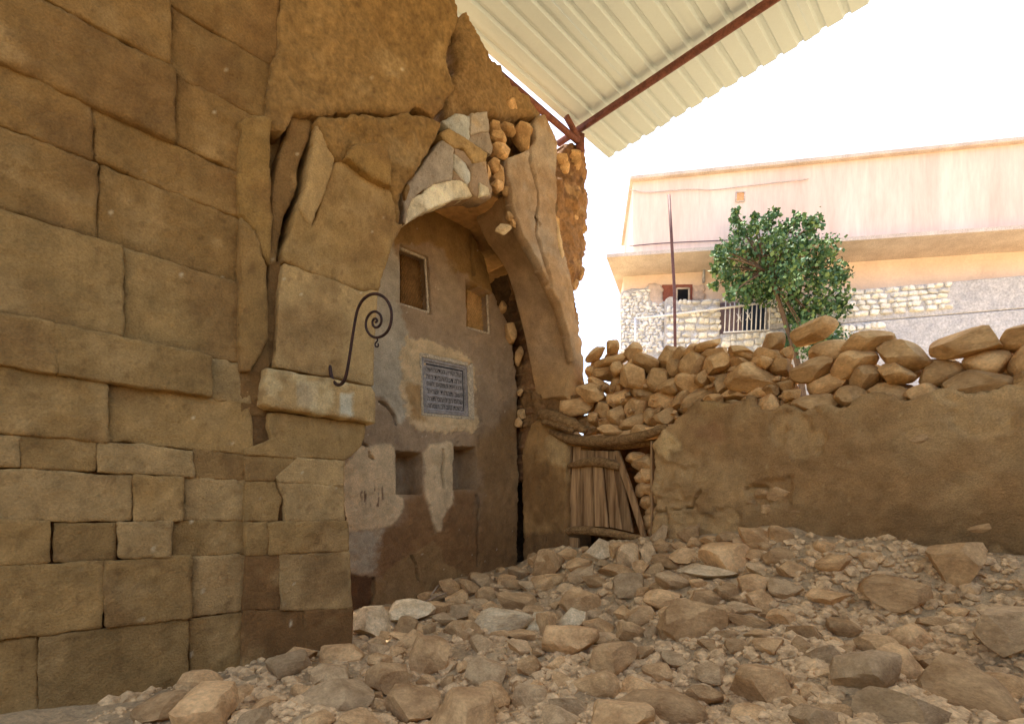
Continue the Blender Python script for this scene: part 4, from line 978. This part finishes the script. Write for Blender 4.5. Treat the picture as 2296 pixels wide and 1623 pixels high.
# ------------------------------------------------------------------ house beyond
HE1 = np.array([.99, -.137, 0]); HN = np.array([-.137, -.99, 0])
PF = Pl(W(1405, 560, 19.3), HE1, ZZ, HN)
HO = thing('pink_house', 'two-storey pink rendered house with a projecting concrete slab, behind the ruin', 'house', PF.at(3, -PF.o[2] + 0))
XR = 2360
prism('upper_storey', PF, [(1419, 406.5), (XR, 312), (XR, 520), (1419, 566)], M_pink, HO, thick=4.2, bev=.02)
prism('parapet_coping', PF, [(1412, 400.5), (XR + 8, 305), (XR + 8, 315), (1412, 409.5)], M_conc, HO, h0=.18, thick=4.7, bev=.02)
PF2 = PF.off(-1.1)
prism('lower_storey', PF2, [(1398, 572), (XR - 3, 520), (XR - 3, 1240), (1393, 1260)], M_pinkl, HO, thick=2.2, bev=.02)
FL = W(1359.4, 569.5, 18.9); zs = FL[2]
sl = [FL, FL + HE1 * 17.5, FL + HE1 * 17.5 + np.array([.5, 4, 0]), W(1392, 656, 22.2) * np.array([1, 1, 0]) + np.array([0, 0, zs])]
bm = bmesh.new()
va = [bm.verts.new(p) for p in sl]; vb = [bm.verts.new(p - ZZ * .13) for p in sl]
bm.faces.new(va); bm.faces.new(vb[::-1])
for i in range(4): bm.faces.new((va[i], vb[i], vb[(i + 1) % 4], va[(i + 1) % 4]))
bmesh.ops.recalc_face_normals(bm, faces=bm.faces)
me = bpy.data.meshes.new('concrete_slab'); bm.to_mesh(me); bm.free(); me.materials.append(M_conc)
link(bpy.data.objects.new('concrete_slab', me), HO)
# vent
vq = Z3([(1682, 678), (1762, 674), (1756, 760), (1680, 764)])
v_ = prism('vent', PF, vq, mat('orange_board', S(206, 150, 104), S(220, 168, 120), scale=3), HO, h0=.01, thick=.05, bev=0)
for a_, b_ in ((0, 1), (1, 2), (2, 3), (3, 0)):
    tube('vent_frame', [PF.p(*vq[a_], .02), PF.p(*vq[b_], .02)], .025, M_conc, v_, k=5)
tube('cable', smoothline([PF.p(*p, .05) for p in Z3([(700, 660), (850, 690), (1040, 670), (1280, 650), (1450, 665), (1650, 640), (1900, 610), (2350, 560)])], 40, 2), .018, M_conc, HO, k=5)
tube('cable', smoothline([PF.p(*p, .05) for p in Z3([(690, 1180), (1000, 1150), (1500, 1130), (2350, 1090)])], 30, 2), .016, M_pole, HO, k=5)
pipe = [PF2.p(*p, .12) for p in H1([(1340, 205), (1338, 400), (1332, 585)])]
tube('downpipe', pipe, .06, M_steel, HO, k=8)
# window with reddish surround
wq = H1([(795, 602), (1195, 596), (1190, 812), (790, 820)])
w_ = prism('window', PF2, wq, M_redw, HO, h0=.04, thick=.1, bev=0)
prism('opening_shade', PF2, H1([(992, 662), (1138, 660), (1136, 815), (992, 818)]), M_dark, w_, h0=.055, thick=.05, bev=0)  # dark sheet painted as the shade inside the window opening
for a_, b_ in (((985, 655), (1145, 652)), ((985, 655), (985, 820)), ((1146, 652), (1144, 815))):
    tube('window_frame', [PF2.p(*H1([a_])[0], .07), PF2.p(*H1([b_])[0], .07)], .04, M_conc, w_, k=6)
relief('broken_render', PF2.off(.12), H1([(620, 575), (790, 580), (800, 610), (785, 830), (700, 900), (640, 800), (600, 680)]), M_wall, HO, thick=.2, res=.05, base=S(216, 196, 184), edge=.1, escale=2, seed=120, rnd_r=.05)
relief('broken_render', PF2.off(.12), H1([(1195, 590), (1360, 590), (1350, 650), (1290, 680), (1340, 720), (1340, 800), (1200, 815), (1190, 700)]), M_wall, HO, thick=.2, res=.05, base=S(214, 192, 178), edge=.12, escale=2, seed=121, rnd_r=.05)
# rubble-stone terrace walls
TW = thing('terrace_stone_wall', 'pale rubble stone terrace wall below the pink house', 'wall', PF2.at(1, -PF.o[2]))
pr1 = PF2.off(.12)
prism('mortar_core', pr1, H1([(255, 690), (400, 640), (560, 640), (640, 590), (650, 800), (780, 820), (845, 800), (845, 4200), (235, 4200)]), M_mort, TW, thick=.6, bev=.03)
pr2 = PF2.off(.55)
prism('mortar_core', pr2, H1([(842, 780), (900, 745), (960, 750), (1000, 800), (1300, 790), (1560, 775), (1552, 1245), (1552, 4200), (842, 4200)]), M_mort, TW, thick=.6, bev=.03)
prism('mortar_core', pr2, H1([(1556, 1240), (2190, 1185), (5900, 880), (5900, 4200), (1556, 4200)]), M_mort, TW, thick=.6, bev=.03)
prism('mortar_core', pr2, H1([(2195, 760), (5900, 440), (5900, 870), (2195, 1180)]), M_mort, TW, thick=.6, bev=.03)
rs = random.Random(5)
def hstone(pl, x, y, w, h, kind):
    (cx, cy), = H1([(x, y)]); c = pl.p(cx, cy, .01); s_ = c[1] / F0 * .17103
    rock('stone', kind, c, w * s_, h * s_, .2, rs.uniform(-14, 14) if kind == 'house' else rs.uniform(-3, 3), TW, yaw=.137)
leftpoly = H1([(262, 700), (430, 660), (560, 650), (640, 610), (660, 830), (835, 815), (835, 1500), (250, 1500)])
yy = 680
while yy < 1480:
    xx = 275 + rs.uniform(0, 30)
    while xx < 830:
        w = rs.uniform(26, 92); h = rs.uniform(26, 68)
        (cx, cy), = H1([(xx, yy)])
        if sdist(np.array([cx]), np.array([cy]), leftpoly)[0] > 2.0: hstone(pr1, xx + rs.uniform(-8, 8), yy + rs.uniform(-10, 10), w, h, 'house')
        xx += w * .9 + 6
    yy += 43
rows = [(790, 70), (880, 85), (955, 70), (1035, 80), (1120, 80), (1210, 90), (1300, 70), (1380, 70), (1460, 70)]
for k, (y0, hgt) in enumerate(rows):
    xx = 846 + rs.uniform(-10, 10) + (150 if k == 0 else 0)
    while xx < 1530:
        w = rs.uniform(80, 210) if rs.random() < .6 else rs.uniform(50, 90)
        w = min(w, 1560 - xx)
        if w > 30: hstone(pr2, xx + w / 2, y0 + hgt / 2 + rs.uniform(-6, 6), w * rs.uniform(.88, 1.0), hgt * rs.uniform(.72, 1.0), 'house2' if rs.random() < .7 else 'house')
        xx += w
for k in range(3):
    xx = 1570
    while xx < 3600:
        w = rs.uniform(70, 150); hstone(pr2, xx + w / 2, 1300 - (xx - 1560) * .083 + k * 85 + rs.uniform(-8, 8), w * .95, 78, 'house2'); xx += w
xx = 2200
for yy in range(800, 1150, 70):
    xx = 2230
    while xx < 4600:
        w = rs.uniform(80, 170); hstone(pr2, xx, yy - (xx - 2200) * .085, w * .95, 64, 'house2'); xx += w
# double door and balustrade on the terrace
TD = thing('terrace_door', 'mauve and dark blue double metal door behind the white railing', 'door', pr2.p(*H1([(1860, 1230)])[0], -.45))
prism('door_leaf', pr2, H1([(1552, 790), (1866, 775), (1862, 1225), (1550, 1240)]), M_purp, TD, h0=-.3, thick=.06, bev=0)
prism('door_leaf', pr2, H1([(1880, 775), (2190, 755), (2180, 1200), (1876, 1225)]), M_blue, TD, h0=-.34, thick=.06, bev=0)
RL = thing('white_railing', 'white painted steel railing with a sloping handrail across the terrace wall', 'railing', pr2.p(*H1([(1860, 1230)])[0], .05))
def bar(a, b, r, name='baluster', hh=.1): return tube(name, [pr2.p(*H1([a])[0], hh), pr2.p(*H1([b])[0], hh)], r, M_white, RL, k=6)
tube('handrail', [pr2.p(*H1([p])[0], .16) for p in ((430, 1060), (860, 1015), (1500, 935), (2180, 845))], .045, M_white, RL, k=8)
bar((1575, 798), (2260, 742), .03, 'top_rail'); bar((1590, 1232), (2185, 1200), .03, 'bottom_rail')
bar((440, 1060), (440, 1520), .045, 'rail_post', .16)
for k in range(11):
    x = 1612 + k * 58; t = (x - 1590) / 600
    bar((x + 12, (860 if k % 2 else 800) - 40 * t), (x - 6, 1231 - 31 * t), .022)
for x, y in ((1795, 1040), (1915, 1020)):
    c = pr2.p(*H1([(x, y)])[0], .12)
    rk = rock('rosette', 'house', c, .11, .11, .06, 0, RL); rk.data = rk.data.copy(); rk.data.materials[0] = M_white
    for an in range(45, 360, 90):
        bar((x, y), (x + 45 * math.cos(R(an)), y + 75 * math.sin(R(an))), .012, 'rosette_ray')
# pole
PO = tube('metal_pole', [W(1514, 1200, 16.5) * np.array([1, 1, 0]) + np.array([.1, 0, -.2]), W(1512, 650, 16.5), W(1506, 540, 16.5), W(1500, 438, 16.5)], .05, M_pole, None, k=8)
tag(PO, 'thin brown metal pole standing before the pink house', 'pole')

# ------------------------------------------------------------------ tree
TRD = 17.6
tr0 = W(1815, 900, TRD)
TR = thing('leafy_tree', 'dark green leafy tree growing in front of the pink house', 'tree', (tr0[0], tr0[1], 0))
tc_ = W(1700, 590, TRD)
trunk = smoothline([(tr0[0], tr0[1], -.2), (tr0[0] - .1, tr0[1], 3), (tr0[0] - .2, tr0[1], 6), tc_ + np.array([.5, 0, -.7]), tc_ + np.array([.2, 0, .6])], 24, 2)
tube('trunk', trunk, np.linspace(.16, .05, 24), M_bark, TR, k=10, wob=.2)
rt = random.Random(11); nr = np.random.default_rng(4)
blobs = [(1640, 560, 34), (1665, 520, 26), (1690, 570, 44), (1630, 610, 26), (1655, 640, 30), (1700, 630, 40), (1730, 540, 36), (1745, 590, 46), (1720, 500, 18), (1650, 495, 12), (1690, 508, 12), (1780, 560, 40), (1770, 620, 44), (1815, 600, 34), (1605, 600, 12), (1615, 575, 14), (1675, 660, 26), (1720, 660, 28), (1800, 540, 30), (1760, 515, 24), (1610, 560, 10), (1638, 660, 14), (1780, 665, 30), (1845, 560, 36), (1835, 635, 40), (1865, 600, 26), (1820, 500, 22), (1805, 700, 30), (1840, 690, 28), (1775, 710, 20), (1600, 640, 9), (1650, 475, 7), (1693, 485, 8), (1735, 478, 12), (1790, 490, 14), (1800, 745, 34), (1850, 740, 36), (1770, 760, 26), (1880, 680, 34), (1885, 620, 26), (1830, 780, 36), (1880, 770, 30)]
lv, lf = [], []
for bx_, by_, br in blobs:
    cc = W(bx_, by_, TRD + rt.uniform(-.8, .8)); rr = br * TRD / F0
    a0 = tc_ + np.array([.3, 0, -.3])
    tube('branch', smoothline([a0, (a0 + cc) / 2 + np.array([0, 0, .1]), cc], 8, 1), np.linspace(.045, .012, 8), M_bark, TR, k=5)
    for _ in range(int(190 * (br / 30) ** 1.6) + 36):
        dv = nr.normal(size=3); dv /= np.linalg.norm(dv)
        p = cc + dv * rr * (nr.random() ** .45) * (1 + .6 * vnoise(np.array([dv * 2.8 + bx_]), 3)[0])
        L = nr.uniform(.08, .2); wd = L * .42
        ax = nr.normal(size=3); ax[2] -= .5; ax /= np.linalg.norm(ax)
        sd_ = np.cross(ax, nr.normal(size=3)); sd_ /= np.linalg.norm(sd_)
        b = len(lv); nrm = np.cross(ax, sd_) * wd * .3
        lv += [p, p + ax * L * .5 + sd_ * wd + nrm, p + ax * L, p + ax * L * .5 - sd_ * wd + nrm]
        lf.append((b, b + 1, b + 2, b + 3))
mesh('crown', lv, lf, M_leaf, TR, False)

# ------------------------------------------------------------------ rubble on the floor
NAMED = {('B2', 0): 'pale angular block resting just below the foot of the plank door', ('B2', 6): 'large rounded boulder behind the long pale slab', ('B2', 7): 'long flat pale slab lying in front of the large rounded boulder',
         ('B2', 32): 'largest round boulder in the rubble, smooth and warm tan', ('B2', 3): 'egg-shaped tan stone leaning at the foot of the plastered door wall', ('B2', 5): 'long tan block lying on top of the heap against the door wall',
         ('B2', 4): 'tilted wedge stone crowning the heap against the door wall', ('B2', 1): 'small upright stone standing beside the right door jamb', ('B2', 8): 'dark grooved block beside the end of the long pale slab',
         ('N2', 0): 'cube-like pale boulder touching the base of the ochre pier', ('N2', 1): 'broad tilted block next to the cube-like boulder by the pier', ('N2', 2): 'rounded stone wedged under the broad tilted block by the pier',
         ('N2', 13): 'long faceted slab with a sharp lower edge in the middle of the rubble', ('B2', 22): 'broken stone with a cream-coloured freshly split face', ('B2', 20): 'smooth tan wedge half sunk in the gravelly earth'}
SHORT = {}
for k_, v_ in NAMED.items():
    SHORT[v_] = {0: 'pale angular block', 6: 'large rounded boulder', 7: 'long flat pale slab', 32: 'largest round boulder', 3: 'egg-shaped stone by the wall', 5: 'long block on the heap', 4: 'tilted wedge stone', 1: 'small upright stone', 8: 'dark grooved block', 22: 'freshly split stone', 20: 'smooth half-sunk wedge'}[k_[1]] if k_[0] == 'B2' else {0: 'cube-like pale boulder', 1: 'broad tilted block', 2: 'stone under the broad block', 13: 'long faceted slab'}[k_[1]]
rb = [(450, 965, 195, 170, 25), (900, 830, 100, 140, 10), (915, 925, 150, 110, 0), (1140, 830, 165, 110, -25), (1530, 745, 165, 115, 25), (1640, 870, 270, 150, 10), (1400, 1010, 315, 245, 15), (1290, 1130, 385, 95, 10), (1590, 1210, 225, 150, 15), (1650, 990, 170, 95, 15),
      (1660, 1110, 200, 110, 25), (990, 1050, 245, 105, 15), (1090, 990, 215, 115, -15), (670, 1000, 155, 175, 0), (590, 955, 115, 115, 0), (570, 1110, 225, 95, 10), (310, 1150, 195, 105, -15), (290, 1070, 185, 105, -10), (60, 1060, 185, 205, 20), (680, 1220, 225, 175, -10),
      (300, 1345, 255, 175, 20), (60, 1520, 150, 195, 0), (250, 1500, 195, 215, 30), (450, 1545, 235, 135, 0), (780, 1460, 255, 155, 5), (1010, 1200, 245, 145, 10), (930, 1330, 245, 155, -10), (1250, 1310, 195, 115, 10), (1400, 1270, 165, 145, 20), (1500, 1340, 135, 85, 10),
      (1660, 1330, 200, 155, 10), (1700, 1200, 120, 90, 0), (1140, 1490, 405, 285, 10), (1365, 1440, 185, 155, 30), (1530, 1400, 235, 95, 10), (1580, 1500, 345, 95, 15), (700, 1580, 225, 135, 25), (480, 1620, 205, 90, 0), (1650, 1590, 205, 80, 0), (1420, 1600, 155, 80, 0),
      (830, 1580, 85, 105, 0), (940, 1590, 95, 125, 0), (1700, 1440, 95, 85, 0), (560, 1400, 105, 65, 0), (1700, 930, 100, 75, 10), (1200, 1210, 125, 75, 0), (400, 1440, 125, 65, 0), (1280, 880, 125, 65, 0), (1050, 920, 115, 65, 0), (820, 980, 95, 140, -20),
      (1180, 900, 120, 70, 10), (1420, 860, 150, 90, -10), (1530, 930, 150, 110, 20), (760, 1080, 120, 100, 10), (860, 1100, 130, 90, -10), (480, 1050, 110, 80, 0), (200, 990, 160, 90, 5), (130, 1180, 140, 90, 0), (220, 1240, 150, 70, 0), (420, 1190, 200, 80, 5), (700, 930, 100, 80, 0), (1000, 930, 90, 70, 0), (1800, 1000, 200, 130, 10), (1820, 850, 180, 120, 20), (1840, 1250, 220, 140, 10), (1830, 1480, 240, 140, 10), (1900, 1100, 190, 120, 0)]
rn = [(265, 1510, 295, 235, -5), (540, 1425, 305, 185, 12), (530, 1535, 155, 155, 0), (700, 1560, 90, 95, 0), (912, 1320, 145, 125, 0), (860, 1230, 140, 115, 0), (1005, 1240, 125, 135, 0), (1110, 1190, 155, 115, 20), (1130, 1285, 145, 115, 10), (1280, 1195, 135, 115, 0),
      (1380, 1130, 145, 100, 0), (1500, 1045, 95, 95, 0), (1600, 1065, 165, 205, 20), (1250, 1485, 425, 175, -3), (1560, 1505, 215, 175, 5), (1370, 1345, 305, 135, 10), (950, 1425, 155, 115, 0), (1000, 1535, 155, 105, 0), (740, 1400, 155, 105, 0), (1220, 1245, 95, 75, 0),
      (1340, 1215, 205, 85, 0), (1560, 1205, 225, 115, -5), (1065, 1360, 175, 105, 20), (900, 1545, 165, 115, 0), (520, 1615, 205, 75, 0), (820, 1480, 165, 95, 0), (1060, 1585, 105, 65, 0), (620, 1540, 90, 70, 0), (780, 1310, 110, 80, 0), (690, 1300, 130, 70, -10),
      (1160, 1380, 110, 80, 0), (1440, 1230, 130, 90, 10), (1650, 1180, 150, 90, 0), (1480, 1410, 150, 80, 0), (1450, 1300, 120, 70, 0), (1250, 1590, 160, 70, 0), (1400, 1600, 180, 80, 0), (1690, 1500, 120, 150, 0), (580, 1290, 150, 70, -15), (950, 1210, 80, 70, 0), (1300, 1290, 130, 70, 10), (840, 1390, 110, 80, 0)]
def zone(px, py):
    if px < 930: return 'between the ochre pier and the niche wall'
    if px < 1240: return 'in the rubble below the niche wall'
    if py < 1290: return 'on the rubble slope below the door wall'
    return 'in the open rubble field'
placed = []; STONES = []
def rubble(frame, fn, lst, kk):
    for i, (x, y, w, h, rt_) in enumerate(lst):
        (cx, cy), = fn([(x, y)]); hpx = h * kk
        P = ground_hit(cx, cy + hpx * .36)
        s_ = P[1] / F0 * kk
        big = w * kk
        kind = 'rubp' if (frame, i) in (('B2', 7), ('N2', 0), ('N2', 1), ('B2', 0), ('N2', 13), ('N2', 14), ('B2', 22)) else 'round' if (frame, i) in (('B2', 6), ('B2', 32), ('B2', 20), ('B2', 24), ('N2', 4), ('B2', 28), ('N2', 2)) else ('rubg' if (i * 7 + len(frame)) % 3 == 0 else 'rub')
        dpt = (w + h) * .5 * s_ * rnd.uniform(.85, 1.1)
        c = np.array([P[0], P[1] + .1 * dpt, P[2] + h * s_ * .34])
        o = rock('rubble_stone', kind, c, w * s_ * 1.2, h * s_ * 1.18, dpt, rt_, None, yaw=rnd.uniform(-.25, .25), i=i)
        placed.append((c[0], c[1], w * s_ * .5))
        STONES.append((o, c, w, h, big, NAMED.get((frame, i)), cx, cy))
        continue
        lb = NAMED.get((frame, i))
        if lb: tag(o, lb, 'stone', 'rubble stones on the floor')
        else:
            sz = 'large' if big > 58 else 'medium' if big > 36 else 'small'
            tag(o, '%s tan stone lying %s' % (sz, zone(cx, cy)), 'stone', '%s rubble stones %s' % (sz, zone(cx, cy)))
rubble('B2', B2, rb, .2983)
rubble('N2', N2, rn, .2983)
REFS = [(c, SHORT[lb]) for o, c, w, h, big, lb, cx, cy in STONES if lb] + [(PB.p(1460, 1200, .1), 'right door jamb'), (PB.p(1330, 1215, .1), 'foot of the plank door'), (PA.p(1000, 1310, .2), 'niche wall below the tablet'), (PA.p(880, 1350, .2), 'dark plaster patch of the niche wall'), (PB.p(1180, 1270, .2), 'crack in the corner of the walls')]
for o, c, w, h, big, lb, cx, cy in STONES:
    if lb: tag(o, lb, 'stone', 'rubble stones on the floor'); continue
    ref = min(REFS, key=lambda r_: np.linalg.norm(r_[0] - c))[1]
    shp = 'flat' if w > 1.9 * h else 'blocky' if w < 1.25 * h else 'oblong'
    sz = 'large' if big > 58 else 'medium-sized' if big > 36 else 'small'
    tag(o, '%s %s tan stone near the %s' % (sz, shp, ref), 'stone', '%s %s stones near the %s' % (sz, shp, ref))
# blocks in the near foreground
cn = 0
for tr in range(1600):
    if cn >= 62: break
    px_, py_ = rnd.uniform(330, 2290), rnd.uniform(1450, 1640)
    if px_ > 1760: py_ = rnd.uniform(1260, 1640)
    P = ground_hit(px_, py_); w = rnd.uniform(.2, .46); rel = P - C0
    if np.dot(rel, -U) < .25 or np.dot(rel, V) < 1.25: continue
    if any((P[0] - a) ** 2 + (P[1] - b) ** 2 < (r_ + w * .5) ** 2 for a, b, r_ in placed): continue
    hh_ = w * rnd.uniform(.5, .8)
    o = rock('rubble_stone', rnd.choice(('rub', 'rubg', 'round')), P + np.array([0, 0, hh_ * .2]), w, hh_, w * rnd.uniform(.7, 1.0), rnd.uniform(-18, 18), None, yaw=rnd.uniform(-3, 3))
    placed.append((P[0], P[1], w * .5)); cn += 1
    ref = min(REFS, key=lambda r_: np.linalg.norm(r_[0] - P))[1]
    tag(o, '%s tan block lying loose beyond the %s' % ('flattish' if hh_ < .62 * w else 'chunky', ref), 'stone', 'loose blocks beyond the %s' % ref)
# scattered smaller stones
cnt = 0
for tr in range(3000):
    if cnt >= 118: break
    px_, py_ = rnd.uniform(640, 2150), rnd.uniform(1230, 1610)
    P = ground_hit(px_, py_)
    if P[1] < 2.6: continue
    rel = P - C0
    if np.dot(rel, V) < .12 or np.dot(rel, -U) < .12 or (np.dot(rel, V) < 1.1 and np.dot(rel, -U) > 2.8): continue
    w = rnd.uniform(.07, .22) if py_ < 1440 else rnd.uniform(.07, .3)
    if any((P[0] - a) ** 2 + (P[1] - b) ** 2 < (r_ * .9 + w * .4) ** 2 for a, b, r_ in placed): continue
    o = rock('rubble_stone', 'small', P + np.array([0, 0, w * .12]), w, w * rnd.uniform(.5, .85), w * rnd.uniform(.7, 1.1), rnd.uniform(-20, 20), None, yaw=rnd.uniform(-3, 3))
    placed.append((P[0], P[1], w * .5)); cnt += 1
    ref = min(REFS, key=lambda r_: np.linalg.norm(r_[0] - P))[1]
    tag(o, 'fist-sized tan stone scattered near the %s' % ref, 'stone', 'fist-sized stones near the %s' % ref)
# gravel
gvv, gff = [], []
base = [np.array([v.co[:] for v in rock_mesh(300 + i, 1, 6, .6, .9, .05).vertices]) for i in range(3)]
fb = [tuple(p.vertices) for p in rock_mesh(300, 1, 6).polygons]
gn = 0
while gn < 9000:
    px_, py_ = rnd.uniform(250, 2290), rnd.uniform(1205, 1650)
    dr = ground_hit(px_, py_) if gn % 1 == 0 else None
    x, y = dr[0] + rnd.uniform(-.15, .15), dr[1] + rnd.uniform(-.15, .15)
    rel = np.array([x, y, 0]) - C0
    gn += 1
    if np.dot(rel, V) < .04 or np.dot(rel, -U) < .04: continue
    w = rnd.choice((.014, .02, .025, .03, .04, .045, .06, .06, .085, .12)) * rnd.uniform(.8, 1.3)
    X = base[gn % 3] * np.array([w, w * rnd.uniform(.6, 1), w * rnd.uniform(.5, .8)])
    an = rnd.uniform(0, 6.28); ca, sa = math.cos(an), math.sin(an)
    X = np.stack([X[:, 0] * ca - X[:, 1] * sa, X[:, 0] * sa + X[:, 1] * ca, X[:, 2]], 1)
    b = len(gvv) * len(X)
    gvv.append(X + np.array([x, y, 0])); gff += [tuple(v + b for v in f) for f in fb]
GV = np.concatenate(gvv)
nb = len(base[0]); ctr = GV.reshape(-1, nb, 3).mean(1)
GV = (GV.reshape(-1, nb, 3) + np.stack([ctr[:, 0] * 0, ctr[:, 0] * 0, terrain(ctr[:, 0], ctr[:, 1])], 1)[:, None]).reshape(-1, 3)
g = mesh('gravel', GV, gff, M_gravel, None, False)
tag(g, 'fine stone chips and grit between the rubble stones', 'gravel', kind='stuff')
# sticks
for i, (a_, b_, lb) in enumerate((((460, 1300), (600, 1252), 'dark dry stick lying along the foot of the niche wall'), ((715, 1300), (775, 1212), 'short pale stick propped steeply against the niche wall'), ((680, 1340), (830, 1272), 'thin pale stick lying across the stones by the niche wall'))):
    A_ = ground_hit(*N2([a_])[0]); B_ = ground_hit(*N2([b_])[0])
    A_ = A_ + ZZ * .08; B_ = A_ + (B_ - A_) * .5 + ZZ * .1
    A2 = W(*N2([a_])[0], A_[1] - .25); B2_ = W(*N2([b_])[0], A_[1] - .1)
    o = tube('dry_stick', smoothline([A2, (A2 + B2_) / 2 + ZZ * .012, B2_], 10, 1), np.linspace(.014, .008, 10), M_dry if i else M_wood, None, k=6, wob=.3)
    tag(o, lb, 'stick')
